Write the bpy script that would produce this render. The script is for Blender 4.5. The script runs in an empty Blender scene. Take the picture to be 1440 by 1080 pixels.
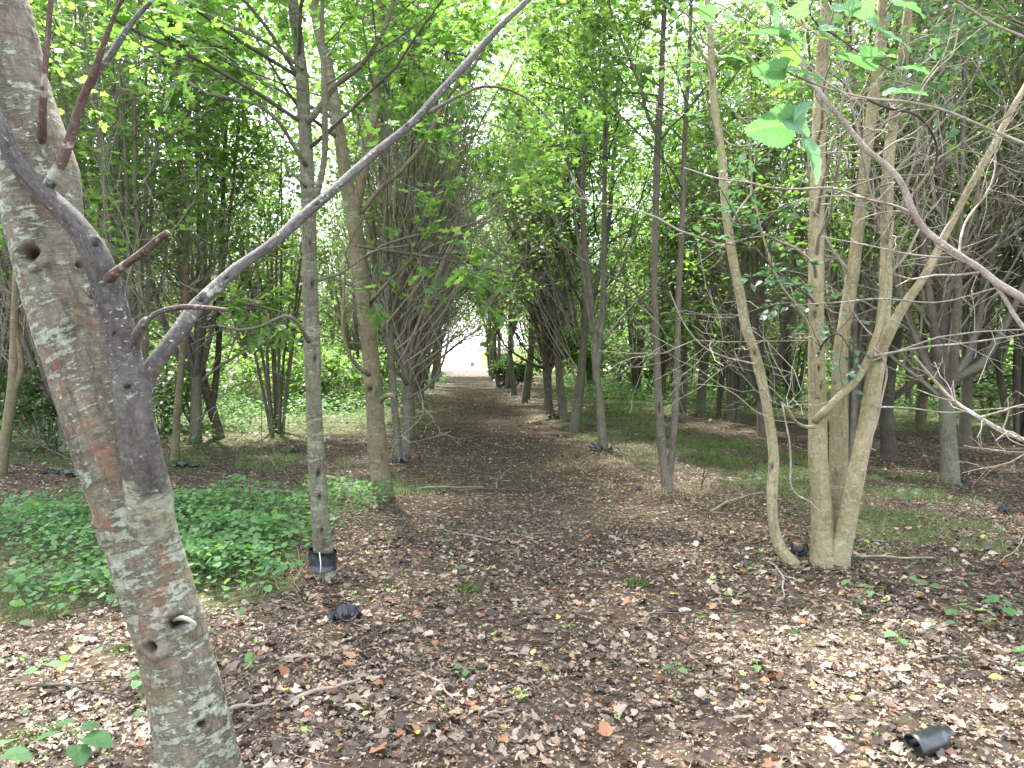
import bpy, math, random
import numpy as np
from mathutils import Vector, noise as mnoise

R = np.random.default_rng(11)
random.seed(11)
SC = bpy.context.scene
COL = SC.collection

# ------------------------------------------------------------------ camera
F_PX = 1067.0
PITCH = math.radians(2.4)
cam_d = bpy.data.cameras.new('camera')
cam = bpy.data.objects.new('camera', cam_d)
COL.objects.link(cam)
cam.location = (0, 0, 1.5)
cam.rotation_euler = (math.radians(90) - PITCH, 0, 0)
cam_d.sensor_width = 36
cam_d.lens = 36 * F_PX / 1440
cam_d.clip_start = 0.05
cam_d.clip_end = 1500
SC.camera = cam
# ------------------------------------------------------------------ sky and sun
W = bpy.data.worlds.new('World')
SC.world = W
W.use_nodes = True
wn = W.node_tree.nodes
sky = wn.new('ShaderNodeTexSky')
sky.sky_type = 'NISHITA'
sky.sun_disc = False
sky.sun_elevation = math.radians(58)
sky.sun_rotation = math.radians(-25)
sky.air_density = 1.0
sky.dust_density = 3.0
sky.ozone_density = 1.0
bg = wn['Background']
wmix = wn.new('ShaderNodeMix'); wmix.data_type = 'RGBA'; wmix.inputs[0].default_value = .5
W.node_tree.links.new(sky.outputs[0], wmix.inputs[6]); wmix.inputs[7].default_value = (5.2, 5.3, 5.7, 1)   # thin bright cloud over the blue
W.node_tree.links.new(wmix.outputs[2], bg.inputs[0])
bg.inputs[1].default_value = 0.13
sun_d = bpy.data.lights.new('sun', 'SUN')
sun_d.energy = 3.2
sun_d.angle = math.radians(3)
sun_d.color = (1.0, 0.97, 0.92)
sun = bpy.data.objects.new('sun', sun_d)
COL.objects.link(sun)
sun.rotation_euler = (math.radians(32), 0, math.radians(25 + 180))
SC.view_settings.view_transform = 'Standard'
SC.view_settings.look = 'None'
SC.view_settings.gamma = 1
SC.view_settings.use_curve_mapping = False
SC.view_settings.exposure = 3.25
SC.render.engine = 'CYCLES'
SC.cycles.max_bounces = 7
SC.cycles.diffuse_bounces = 4
SC.cycles.transmission_bounces = 5
SC.cycles.glossy_bounces = 2
SC.cycles.use_denoising = True
SC.cycles.sample_clamp_indirect = 6

# ------------------------------------------------------------------ places
cp, sp = math.cos(PITCH), math.sin(PITCH)
def P(px, py, d):
    """point d metres ahead of the standing point, seen in direction px, py"""
    x = (px - 720) / F_PX
    y = (540 - py) / F_PX
    return np.array([d * x, d * (cp + y * sp), 1.5 + d * (-sp + y * cp)])
def G(px, py, z=0.0):
    x = (px - 720) / F_PX
    y = (540 - py) / F_PX
    dz = -sp + y * cp
    d = (z - 1.5) / dz
    return np.array([d * x, d * (cp + y * sp), z])
MOUNDS = [(*G(mx, my)[:2], mh, mr) for mx, my, mh, mr in [(457, 822, .05, .22), (540, 702, .06, .34), (1165, 806, .06, .34), (1118, 799, .03, .2), (938, 697, .05, .3), (849, 642, .05, .35), (1250, 652, .07, .5), (246, 652, .05, .35), (306, 618, .08, .5), (4, 672, .06, .4), (562, 652, .05, .4), (773, 587, .08, .5)]]
def ground_h(x, y):
    h = 0.035 * np.sin(x * 0.9 + 1.3) * np.sin(y * 0.7) + 0.02 * np.sin(x * 2.3 + y * 1.1)
    for bx, by, bh, br in MOUNDS:      # soil and litter banked round the feet of the nearer trunks
        h = h + bh * np.exp(-((x - bx) ** 2 + (y - by) ** 2) / br ** 2)
    return h
ROWDIR = math.atan2(-0.0656, 1.0)
def UV2XY(u, v):
    """u across the rows, v along the path"""
    return u - 0.0656 * v, v

# ------------------------------------------------------------------ object helpers
def link(o, parent=None):
    COL.objects.link(o)
    if parent is not None:
        o.parent = parent
    return o
def empty(name, loc=(0, 0, 0)):
    o = bpy.data.objects.new(name, None)
    o.location = loc
    o.empty_display_size = 0.1
    return link(o)
def tag(o, label=None, cat=None, group=None, kind=None):
    if label: o['label'] = label
    if cat: o['category'] = cat
    if group: o['group'] = group
    if kind: o['kind'] = kind
    return o
class Geo:
    """collects vertices and faces as arrays, then links them as ONE mesh object"""
    def __init__(s):
        s.v, s.f, s.bk, s.tn, s.n, s.bl = [], [], [], [], 0, None
    def add(s, v, faces, bk=None, tn=None):
        v = np.asarray(v, float).reshape(-1, 3)
        for f in faces:
            f = np.asarray(f)
            if len(f): s.f.append(f + s.n)
        s.v.append(v)
        s.bk.append(v.copy() if bk is None else np.asarray(bk, float).reshape(-1, 3))
        s.tn.append(np.zeros(len(v)) if tn is None else np.broadcast_to(np.asarray(tn, float), (len(v),)).copy())
        s.n += len(v)
    def mesh(s, name, mats, smooth=True, origin=(0, 0, 0)):
        me = bpy.data.meshes.new(name)
        v = np.concatenate(s.v) - np.asarray(origin)
        me.vertices.add(len(v))
        me.vertices.foreach_set('co', v.ravel())
        loops, starts, c = [], [], 0
        for f in s.f:
            k = f.shape[1]
            loops.append(f.ravel())
            starts.append(c + np.arange(len(f)) * k)
            c += f.size
        loops = np.concatenate(loops); starts = np.concatenate(starts)
        me.loops.add(len(loops))
        me.loops.foreach_set('vertex_index', loops.astype(np.int32))
        me.polygons.add(len(starts))
        me.polygons.foreach_set('loop_start', starts.astype(np.int32))
        me.update(calc_edges=True)
        me.validate()
        me.polygons.foreach_set('use_smooth', np.full(len(me.polygons), smooth))
        if len(me.vertices) == len(v):
            a = me.attributes.new('bk', 'FLOAT_VECTOR', 'POINT'); a.data.foreach_set('vector', np.concatenate(s.bk).ravel())
            a = me.attributes.new('tone', 'FLOAT', 'POINT'); a.data.foreach_set('value', np.concatenate(s.tn))
        if s.bl is not None:
            a = me.attributes.new('blend', 'FLOAT', 'POINT'); a.data.foreach_set('value', s.bl)
        for m in (mats if isinstance(mats, (list, tuple)) else [mats]):
            me.materials.append(m)
        return me
    def build(s, name, mat, parent=None, smooth=True, kind=None):
        org = (0, 0, 0)
        if parent is not None:
            org = np.array(parent.location)
            if parent.parent is not None: org = org + np.array(parent.parent.location)
        o = bpy.data.objects.new(name, s.mesh(name, mat, smooth, org))
        link(o, parent)
        if kind: o['kind'] = kind
        return o
def norm(a):
    return a / np.maximum(np.linalg.norm(a, axis=-1, keepdims=True), 1e-9)
def catmull(p, r, n):
    """resample points p (k,3) and radii r (k) to n smooth samples by arc length"""
    p = np.asarray(p, float); r = np.asarray(r, float)
    k = len(p)
    if k == 2:
        t = np.linspace(0, 1, n)[:, None]
        return p[0] * (1 - t) + p[1] * t, r[0] * (1 - t[:, 0]) + r[1] * t[:, 0]
    q = np.vstack([2 * p[0] - p[1], p, 2 * p[-1] - p[-2]])
    out, rr = [], []
    m = 12
    for i in range(k - 1):
        a, b, c, d = q[i:i + 4]
        for t in np.arange(m) / m:
            out.append(0.5 * (2 * b + (c - a) * t + (2 * a - 5 * b + 4 * c - d) * t * t + (-a + 3 * b - 3 * c + d) * t ** 3))
            rr.append(r[i] * (1 - t) + r[i + 1] * t)
    out.append(p[-1]); rr.append(r[-1])
    out = np.array(out); rr = np.array(rr)
    s = np.concatenate([[0], np.cumsum(np.linalg.norm(np.diff(out, axis=0), axis=1))])
    ts = np.linspace(0, s[-1], n)
    return np.stack([np.interp(ts, s, out[:, j]) for j in range(3)], 1), np.interp(ts, s, rr)
def tubes(geo, pts, rad, sides=6, lump=0.0, cap=False, tone=None, seed=0):
    """many tubes at once: pts (m,k,3), rad (m,k)"""
    pts = np.asarray(pts, float); rad = np.asarray(rad, float)
    if pts.ndim == 2: pts = pts[None]; rad = rad[None]
    m, k, _ = pts.shape
    if m == 0: return
    t = np.gradient(pts, axis=1); t = norm(t)
    chord = norm(pts[:, -1] - pts[:, 0])
    ref = np.where(np.abs(chord[:, 2:3]) > 0.75, np.array([[1.0, 0, 0]]), np.array([[0, 0, 1.0]]))
    n1 = norm(np.cross(t, ref[:, None, :]))
    n2 = np.cross(t, n1)
    a = np.arange(sides) / sides * 2 * np.pi
    ca, sa = np.cos(a), np.sin(a)
    rr = rad[:, :, None] * np.ones(sides)
    L = np.concatenate([np.zeros((m, 1)), np.cumsum(np.linalg.norm(np.diff(pts, axis=1), axis=2), axis=1)], 1)
    if lump:
        ph = R.random((m, 1, 1)) * 9
        rr = rr * (1 + lump * (np.sin(a * 2 + L[:, :, None] * 5 + ph) * .5 + np.sin(a * 3 - L[:, :, None] * 11 + ph * 2) * .35 + np.sin(L[:, :, None] * 23 + ph * 3) * .3))
    v = pts[:, :, None, :] + rr[..., None] * (n1[:, :, None, :] * ca[None, None, :, None] + n2[:, :, None, :] * sa[None, None, :, None])
    off = R.random((m, 1, 1)) * 7
    r0 = rad.mean(1)[:, None, None]
    bk = np.stack([ca * r0 + 0 * rr + off, sa * r0 + 0 * rr + off * 1.7, L[:, :, None] + 0 * rr + off], -1)
    i = np.arange(k - 1)[:, None]; j = np.arange(sides)[None]
    q = np.stack([i * sides + j, i * sides + (j + 1) % sides, (i + 1) * sides + (j + 1) % sides, (i + 1) * sides + j], -1).reshape(-1, 4)
    Q = (q[None] + (np.arange(m) * k * sides)[:, None, None]).reshape(-1, 4)
    faces = [Q]
    if cap:
        c1 = np.arange(sides)[::-1][None] + (np.arange(m) * k * sides)[:, None]
        c2 = (k - 1) * sides + np.arange(sides)[None] + (np.arange(m) * k * sides)[:, None]
        faces += [c1, c2]
    tn = None if tone is None else np.repeat(np.broadcast_to(tone, (m,)), k * sides)
    geo.add(v.reshape(-1, 3), faces, bk.reshape(-1, 3), tn)
def grow(par, prad, n, t0, t1, ang, length, r0f, k=6, up=0.15, wander=0.18, rtip=0.0018, lenfall=0.5, bias=None):
    """spawn n children on parent polylines; returns (n,k,3), (n,k)"""
    m, kp, _ = par.shape
    L = np.linalg.norm(par[:, -1] - par[:, 0], axis=1) + 0.01
    idx = R.choice(m, n, p=L / L.sum())
    t = t0 + (t1 - t0) * R.random(n)
    f = t * (kp - 1); i = np.minimum(f.astype(int), kp - 2); w = (f - i)[:, None]
    a, b = par[idx, i], par[idx, i + 1]
    pos = a * (1 - w) + b * w
    pr = prad[idx, i] * (1 - w[:, 0]) + prad[idx, i + 1] * w[:, 0]
    tan = norm(b - a)
    rnd = norm(R.normal(size=(n, 3)))
    if bias is not None: rnd = norm(rnd + np.asarray(bias))
    perp = norm(rnd - (rnd * tan).sum(1, keepdims=True) * tan)
    an = np.radians(ang[0] + (ang[1] - ang[0]) * R.random(n))[:, None]
    d = norm(tan * np.cos(an) + perp * np.sin(an))
    ln = (length[0] + (length[1] - length[0]) * R.random(n)) * (1 - lenfall * (t - t0) / max(t1 - t0, 1e-6))
    pts = np.zeros((n, k, 3)); pts[:, 0] = pos
    for s in range(1, k):
        d = norm(d + np.array([0, 0, up]) + R.normal(size=(n, 3)) * wander)
        pts[:, s] = pts[:, s - 1] + d * (ln / (k - 1))[:, None]
    rb = np.minimum(pr * 0.75, np.maximum(pr * r0f, rtip * 1.3))
    rad = rb[:, None] * (1 - np.linspace(0, 1, k)[None]) ** 0.8 + rtip * np.linspace(0, 1, k)[None]
    return pts, rad
# leaf outlines (x along the leaf, y across), first vertex is the stalk end
def leaf_template(kind):
    if kind == 'far':
        v = np.array([[0, 0, 0], [.45, .42, .06], [1, 0, -.05], [.45, -.42, .06]]); return v, [np.array([[0, 3, 2], [0, 2, 1]])]
    if kind == 'sliver':
        v = np.array([[0, 0, 0], [.5, .06, .05], [1, 0, 0], [.5, -.06, .05]]); return v, [np.array([[0, 3, 2], [0, 2, 1]])]
    if kind == 'oval':
        v = np.array([[0, 0, 0], [.25, .27, .04], [.6, .33, .04], [1, 0, -.06], [.6, -.33, .04], [.25, -.27, .04], [.5, 0, -.02]])
        return v, [np.array([[0, 6, 1], [1, 6, 2], [2, 6, 3], [3, 6, 4], [4, 6, 5], [5, 6, 0]])]
    if kind == 'maple':
        o = [(0, 0), (.02, .34), (.26, .20), (.44, .58), (.52, .20), (.76, .24), (1.05, 0), (.76, -.24), (.52, -.20), (.44, -.58), (.26, -.20), (.02, -.34)]
        v = np.array([[x, y, .05 * abs(y) * 2 - .08 * x] for x, y in o] + [[.35, 0, 0]])
        n = len(o)
        return v, [np.array([[i, n, (i + 1) % n][::-1] for i in range(n)])]
    if kind == 'dry':
        o = [(0, 0), (.1, .3), (.32, .3), (.45, .46), (.6, .3), (.82, .22), (1, 0), (.8, -.26), (.58, -.3), (.42, -.46), (.3, -.3), (.1, -.3)]
        v = np.array([[x, y, .05 * abs(y)] for x, y in o] + [[.4, 0, 0]])
        n = len(o)
        return v, [np.array([[i, n, (i + 1) % n][::-1] for i in range(n)])]
    if kind == 'round':
        o = [(0, 0), (-.08, .22), (.1, .45), (.4, .52), (.7, .4), (.92, .2), (1.02, 0), (.92, -.2), (.7, -.4), (.4, -.52), (.1, -.45), (-.08, -.22)]
        v = np.array([[x, y, .10 * abs(y) - .12 * x * x] for x, y in o] + [[.42, 0, -.03]])
        n = len(o)
        return v, [np.array([[i, n, (i + 1) % n][::-1] for i in range(n)])]
def leaves(geo, pos, dirn, nrm, size, kind='far', tone=None, curl=0.0, jit=0.0):
    n = len(pos)
    if n == 0: return
    v, faces = leaf_template(kind)
    x = norm(dirn); z = norm(nrm - (nrm * x).sum(1, keepdims=True) * x); y = np.cross(z, x)
    s = np.broadcast_to(size, (n,))[:, None, None]
    vz = v[None, :, 2:3] + (curl * (v[None, :, 0:1] - .4) ** 2 + curl * v[None, :, 1:2] ** 2 if not np.isscalar(curl) or curl else 0)
    vx, vy = v[None, :, 0:1], v[None, :, 1:2]
    if jit:
        q = 1 + jit * R.normal(size=(n, len(v), 1)); asp = .55 + .75 * R.random((n, 1, 1))
        vx, vy = .4 + (vx - .4) * q, vy * q * asp; vz = vz + jit * .35 * R.normal(size=(n, len(v), 1))
    w = pos[:, None] + s * (vx * x[:, None] + vy * y[:, None] + vz * z[:, None])
    k = len(v)
    F = [(f[None] + (np.arange(n) * k)[:, None, None]).reshape(-1, 3) for f in faces]
    tn = R.random(n) if tone is None else tone
    bk = np.broadcast_to(v[None], w.shape)
    geo.add(w.reshape(-1, 3), F, bk.reshape(-1, 3), np.repeat(tn, k))
def leaf_on(geo, tw, per, size, kind='far', flat=0.35, t0=0.15, jitter=0.06, tone_c=0.5, zmin=-9):
    """put per leaves on each twig polyline in a loose flat spray"""
    m, k, _ = tw.shape
    idx = np.repeat(np.arange(m), per)
    n = len(idx)
    f = (t0 + (1 - t0) * R.random(n)) * (k - 1); i = np.minimum(f.astype(int), k - 2); w = (f - i)[:, None]
    pos = tw[idx, i] * (1 - w) + tw[idx, i + 1] * w
    tan = norm(tw[idx, i + 1] - tw[idx, i])
    side = norm(np.cross(tan, np.array([0, 0, 1.0])) * np.where(R.random(n) < .5, 1, -1)[:, None] + tan * .6 + R.normal(size=(n, 3)) * .35)
    side[:, 2] -= .15
    pos = pos + side * (R.random(n) * jitter)[:, None]
    nr = np.array([0, 0, 1.0]) + R.normal(size=(n, 3)) * flat
    keep = pos[:, 2] > zmin
    pos, side, nr = pos[keep], side[keep], nr[keep]
    n = len(pos)
    tn = np.clip(tone_c + R.normal(size=n) * .18, 0, 1)
    leaves(geo, pos, side, nr, size * (.65 + .7 * R.random(n)), kind, tn)

# ------------------------------------------------------------------ materials
def new_mat(name):
    m = bpy.data.materials.new(name); m.use_nodes = True
    nt = m.node_tree; nt.nodes.clear()
    return m, nt, nt.nodes.new
def ramp(nt, fac, stops, interp='LINEAR'):
    r = nt.nodes.new('ShaderNodeValToRGB'); cr = r.color_ramp; cr.interpolation = interp
    while len(cr.elements) > 1: cr.elements.remove(cr.elements[-1])
    cr.elements[0].position = stops[0][0]; cr.elements[0].color = (*stops[0][1], 1)
    for p, c in stops[1:]:
        e = cr.elements.new(p); e.color = (*c, 1)
    nt.links.new(fac, r.inputs[0]); return r.outputs[0]
def mixc(nt, fac, a, b, mode='MIX'):
    m = nt.nodes.new('ShaderNodeMix'); m.data_type = 'RGBA'; m.blend_type = mode
    for s, x in ((m.inputs[0], fac), (m.inputs[6], a), (m.inputs[7], b)):
        if hasattr(x, 'links'): nt.links.new(x, s)
        elif isinstance(x, tuple): s.default_value = (*x, 1)
        else: s.default_value = x
    return m.outputs[2]
def noise_(nt, vec, scale, detail=3, rough=.55, dist=0.0, sc=None):
    if sc is not None:
        mp = nt.nodes.new('ShaderNodeMapping'); mp.inputs['Scale'].default_value = sc
        nt.links.new(vec, mp.inputs[0]); vec = mp.outputs[0]
    n = nt.nodes.new('ShaderNodeTexNoise'); n.inputs['Scale'].default_value = scale
    n.inputs['Detail'].default_value = detail; n.inputs['Roughness'].default_value = rough; n.inputs['Distortion'].default_value = dist
    nt.links.new(vec, n.inputs[0]); return n.outputs[0]
def attr(nt, name, out='Vector'):
    a = nt.nodes.new('ShaderNodeAttribute'); a.attribute_name = name; return a.outputs[out]
def math_(nt, op, a, b=None, clamp=False):
    m = nt.nodes.new('ShaderNodeMath'); m.operation = op; m.use_clamp = clamp
    for s, x in zip(m.inputs, (a, b)):
        if x is None: continue
        if hasattr(x, 'links'): nt.links.new(x, s)
        else: s.default_value = x
    return m.outputs[0]
def smooth_(nt, x, a, b):
    m = nt.nodes.new('ShaderNodeMapRange'); m.interpolation_type = 'SMOOTHSTEP'
    m.inputs[1].default_value = a; m.inputs[2].default_value = b
    nt.links.new(x, m.inputs[0]); return m.outputs[0]
def surface(nt, color, rough=.8, bump=None, bstr=.3, bdist=.01, spec=.3):
    b = nt.nodes.new('ShaderNodeBsdfPrincipled'); o = nt.nodes.new('ShaderNodeOutputMaterial')
    if hasattr(color, 'links'): nt.links.new(color, b.inputs['Base Color'])
    else: b.inputs['Base Color'].default_value = (*color, 1)
    if hasattr(rough, 'links'): nt.links.new(rough, b.inputs['Roughness'])
    else: b.inputs['Roughness'].default_value = rough
    b.inputs['Specular IOR Level'].default_value = spec
    if bump is not None:
        bp = nt.nodes.new('ShaderNodeBump'); bp.inputs['Strength'].default_value = bstr; bp.inputs['Distance'].default_value = bdist
        nt.links.new(bump, bp.inputs['Height']); nt.links.new(bp.outputs[0], b.inputs['Normal'])
    nt.links.new(b.outputs[0], o.inputs[0])
    return b, o
def bark_color(nt, dark, mid, light, lichen=(.30, .33, .24), lichen_amt=.35, band=1.0, scale=1.0, spots=0.0, red=0.0, lichen_sc=(5, 5, 22), green=.15):
    v = attr(nt, 'bk')
    n1 = noise_(nt, v, 9 * scale, 6, .7, .4, (1, 1, .5))
    base = ramp(nt, n1, [(.28, dark), (.5, mid), (.74, light)])
    fine = noise_(nt, v, 1, 6, .75, 0, (90 * scale, 90 * scale, 60 * scale))
    base = mixc(nt, math_(nt, 'MULTIPLY', smooth_(nt, fine, .42, .7), .45), base, tuple(min(1, c * 1.5) for c in light))
    vert = noise_(nt, v, 1, 6, .7, 0, (80 * scale, 80 * scale, 10 * scale))          # fine long cracks
    base = mixc(nt, math_(nt, 'MULTIPLY', smooth_(nt, vert, .52, .66), .5), base, tuple(c * .45 for c in dark))
    hz = noise_(nt, v, 1, 5, .6, .6, (9 * scale, 9 * scale, 62 * scale))             # rings and lenticels across
    base = mixc(nt, math_(nt, 'MULTIPLY', smooth_(nt, hz, .55, .68), .45 * band), base, tuple(c * .5 for c in dark))
    lc = noise_(nt, v, 1, 8, .72, .35, lichen_sc)
    big = noise_(nt, v, 3.2, 3, .6)
    x = math_(nt, 'ADD', math_(nt, 'ADD', lc, math_(nt, 'MULTIPLY', math_(nt, 'SUBTRACT', big, .5), .6)), math_(nt, 'MULTIPLY', math_(nt, 'SUBTRACT', fine, .5), .22))
    lf = math_(nt, 'MULTIPLY', smooth_(nt, x, .60 - .3 * lichen_amt, .68 - .3 * lichen_amt), .8)
    lcol = ramp(nt, fine, [(.3, tuple(c * .6 for c in lichen)), (.5, lichen), (.68, tuple(min(1, c * 1.35) for c in lichen))])
    col = mixc(nt, lf, base, lcol)
    if green:
        col = mixc(nt, math_(nt, 'MULTIPLY', smooth_(nt, noise_(nt, v, 3.1, 5, .7), .42, .68), green), col, (.10, .12, .045))
    if red:
        rf = math_(nt, 'MULTIPLY', smooth_(nt, noise_(nt, v, 1, 7, .75, .2, (22, 22, 12)), .54, .62), smooth_(nt, noise_(nt, v, 2.4, 2, .5), .5, .6))
        col = mixc(nt, math_(nt, 'MULTIPLY', rf, red), col, mixc(nt, fine, (.10, .035, .02), (.26, .10, .05)))
    if spots:
        sf = smooth_(nt, noise_(nt, v, 1, 3, .6, 0, (75 * scale, 75 * scale, 110 * scale)), .63, .68)
        sf = math_(nt, 'MULTIPLY', sf, smooth_(nt, noise_(nt, v, 7, 3), .44, .56))
        col = mixc(nt, math_(nt, 'MULTIPLY', sf, spots), col, (.42, .42, .33))
    h = math_(nt, 'ADD', math_(nt, 'MULTIPLY', vert, .7), math_(nt, 'ADD', math_(nt, 'MULTIPLY', hz, .5 * band), math_(nt, 'ADD', math_(nt, 'MULTIPLY', lf, .3), math_(nt, 'ADD', math_(nt, 'MULTIPLY', n1, .6), math_(nt, 'MULTIPLY', fine, .5)))))
    return col, h
def bark_mat(name, dark, mid, light, lichen=(.30, .33, .24), lichen_amt=.35, band=1.0, scale=1.0, spots=0.0, red=0.0, bump=.5, lichen_sc=(5, 5, 22), green=.15, union=None):
    m, nt, N = new_mat(name)
    col, h = bark_color(nt, dark, mid, light, lichen, lichen_amt, band, scale, spots, red, lichen_sc, green)
    if union is not None:
        c2, h2 = bark_color(nt, *union)
        bl = attr(nt, 'blend', 'Fac')
        n = noise_(nt, attr(nt, 'bk'), 14, 6, .7)
        f = smooth_(nt, math_(nt, 'ADD', bl, math_(nt, 'MULTIPLY', math_(nt, 'SUBTRACT', n, .5), 3.2)), .3, .7)
        col = mixc(nt, f, col, c2)
    kn = attr(nt, 'tone', 'Fac')
    col = mixc(nt, math_(nt, 'MULTIPLY', kn, 1.0, True), col, (.018, .013, .01))
    surface(nt, col, .85, h, bump, .012, .2)
    return m
def leaf_mat(name, stops, trans=.5, tcol=(1.25, 1.35, .55), rough=.45, veins=False, spec=.35):
    m, nt, N = new_mat(name)
    tn = attr(nt, 'tone', 'Fac')
    col = ramp(nt, tn, stops)
    if veins:
        v = attr(nt, 'bk')
        sx = nt.nodes.new('ShaderNodeSeparateXYZ'); nt.links.new(v, sx.inputs[0])
        ay = math_(nt, 'ABSOLUTE', sx.outputs[1])
        fr = math_(nt, 'FRACT', math_(nt, 'MULTIPLY', math_(nt, 'SUBTRACT', sx.outputs[0], math_(nt, 'MULTIPLY', ay, .85)), 6.5))
        vv = math_(nt, 'MAXIMUM', math_(nt, 'LESS_THAN', fr, .09), math_(nt, 'LESS_THAN', ay, .012))
        col = mixc(nt, math_(nt, 'MULTIPLY', vv, .35), col, (.30, .42, .16))
        col = mixc(nt, math_(nt, 'MULTIPLY', smooth_(nt, noise_(nt, v, 7, 4), .35, .7), .3), col, (.05, .14, .05))
    b = N('ShaderNodeBsdfPrincipled'); b.inputs['Roughness'].default_value = rough; b.inputs['Specular IOR Level'].default_value = spec
    nt.links.new(col, b.inputs['Base Color'])
    t = N('ShaderNodeBsdfTranslucent')
    tc = mixc(nt, 1.0, col, tcol, 'MULTIPLY'); nt.links.new(tc, t.inputs[0])
    mx = N('ShaderNodeMixShader'); mx.inputs[0].default_value = trans
    nt.links.new(b.outputs[0], mx.inputs[1]); nt.links.new(t.outputs[0], mx.inputs[2])
    o = N('ShaderNodeOutputMaterial'); nt.links.new(mx.outputs[0], o.inputs[0])
    return m
M = {}
HERO = ((.045, .036, .024), (.12, .102, .07), (.21, .185, .135), (.25, .268, .20), .42, 1.0, 1, .85, .5, (21, 21, 66), .3)
M['bark_hero'] = bark_mat('bark_lichened', *HERO[:9], .9, *HERO[9:])
M['bark_dark'] = bark_mat('bark_dark_purple', (.026, .022, .019), (.058, .051, .045), (.12, .112, .10), (.26, .27, .22), .05, .5, 1.5, .8, 0, .7, (22, 22, 36), .05)
M['bark_union'] = bark_mat('bark_dark_to_lichened', (.026, .022, .019), (.058, .051, .045), (.12, .112, .10), (.26, .27, .22), .10, .5, 1.5, .8, 0, .8, (22, 22, 36), .05, HERO)
M['bark_redtwig'] = bark_mat('bark_red_brown', (.035, .021, .017), (.066, .042, .034), (.11, .075, .06), (.28, .27, .22), .02, .3, 2, .35, 0, .5, (14, 14, 22), 0, ((.026, .022, .019), (.058, .051, .045), (.12, .112, .10), (.26, .27, .22), .10, .5, 1.5, .8, 0, (22, 22, 36), .05))
M['bark_pole'] = bark_mat('bark_grey_green', (.04, .036, .025), (.078, .072, .048), (.13, .12, .082), (.17, .18, .125), .26, .7, 1, .3, 0, .7, (16, 16, 30), .35)
M['bark_smooth'] = bark_mat('bark_olive_brown', (.058, .045, .026), (.105, .084, .048), (.155, .13, .08), (.18, .18, .12), .12, .9, .8, .2, 0, .6, (9, 9, 22), .4)
M['bark_pale'] = bark_mat('bark_pale_tan', (.11, .088, .045), (.20, .168, .092), (.29, .25, .15), (.26, .26, .17), .1, .6, .8, .1, 0, .7, (12, 12, 20), .22)
M['bark_brown'] = bark_mat('bark_red_brown_rough', (.045, .037, .026), (.088, .074, .053), (.14, .12, .088), (.18, .17, .12), .05, .5, 1, .1, 0, 1.0, (12, 12, 20), .12)
M['bark_grey'] = bark_mat('bark_grey', (.055, .048, .036), (.105, .093, .07), (.16, .145, .11), (.15, .15, .11), .05, .5, 1, .15, 0, .7, (6, 6, 10), .25)
M['bark_black'] = bark_mat('bark_blackish', (.03, .025, .019), (.06, .05, .037), (.10, .087, .063), (.11, .12, .07), .05, .5, 1, .1, 0, 1.0, (12, 12, 20), .2)
M['twig_pale'] = bark_mat('twig_pale_pink', (.10, .078, .06), (.19, .155, .12), (.30, .26, .21), (.4, .4, .33), .15, .6, 3, .3, 0, .5, (20, 20, 30), .05)
M['twig_bg'] = bark_mat('twig_grey_tan', (.10, .085, .06), (.19, .165, .12), (.30, .27, .21), (.24, .25, .18), .2, .3, 2, 0, 0, .3, (9, 9, 9), .3)
M['twig_dark'] = bark_mat('twig_dark', (.022, .019, .015), (.045, .04, .032), (.075, .068, .055), (.13, .13, .1), .1, .3, 2, 0, 0, .3, (9, 9, 9), .15)
M['twig_green'] = leaf_mat('twig_green', [(0, (.16, .2, .07)), (1, (.2, .24, .09))], .1)
M['leaf_maple'] = leaf_mat('leaf_bright_green', [(0, (.045, .09, .026)), (.5, (.09, .165, .045)), (1, (.16, .23, .065))], .55, (2.05, 2.2, 1.2))
M['leaf_mid'] = leaf_mat('leaf_mid_green', [(0, (.042, .08, .026)), (.5, (.08, .14, .042)), (1, (.14, .20, .06))], .52, (2.05, 2.2, 1.2))
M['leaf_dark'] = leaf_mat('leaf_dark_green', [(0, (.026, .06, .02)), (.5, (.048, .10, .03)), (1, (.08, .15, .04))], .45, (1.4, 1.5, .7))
M['leaf_herb'] = leaf_mat('leaf_herb', [(0, (.045, .10, .04)), (.5, (.085, .18, .065)), (1, (.16, .27, .10))], .4, (1.4, 1.5, .6), .6, False, .2)
M['leaf_blue'] = leaf_mat('leaf_bluish_green', [(0, (.05, .10, .06)), (1, (.10, .18, .10))], .35, (1.3, 1.5, .7), .4)
M['leaf_lime'] = leaf_mat('leaf_lime_tree', [(0, (.075, .18, .10)), (.6, (.095, .21, .10)), (1, (.13, .25, .035))], .42, (1.3, 1.4, .75), .4, True, .5)
M['grass'] = leaf_mat('grass_blade', [(0, (.06, .12, .03)), (.5, (.11, .18, .05)), (1, (.22, .26, .10))], .35, (1.3, 1.4, .6), .5)
M['straw'] = leaf_mat('dry_straw', [(0, (.22, .16, .09)), (1, (.42, .34, .20))], .2, (1, 1, .9), .6)
M['litter'] = leaf_mat('fallen_leaf', [(0, (.028, .020, .014)), (.22, (.055, .038, .027)), (.42, (.105, .075, .053)), (.6, (.19, .14, .10)), (.76, (.27, .21, .155)), (.87, (.32, .262, .20)), (.91, (.21, .085, .04)), (.95, (.25, .12, .06)), (.965, (.40, .36, .10)), (.985, (.20, .28, .07)), (1, (.12, .22, .06))], .12, (1.2, 1.0, .7), .55)
M['moss'] = leaf_mat('moss', [(0, (.05, .08, .015)), (1, (.12, .16, .03))], .2)
def plastic():
    m, nt, N = new_mat('black_plastic')
    v = attr(nt, 'bk')
    n = noise_(nt, v, 45, 4)
    col = mixc(nt, smooth_(nt, noise_(nt, v, 18, 4), .5, .72), (.012, .014, .018), (.05, .05, .045))
    surface(nt, col, .38, n, .15, .003, .5)
    return m
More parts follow.
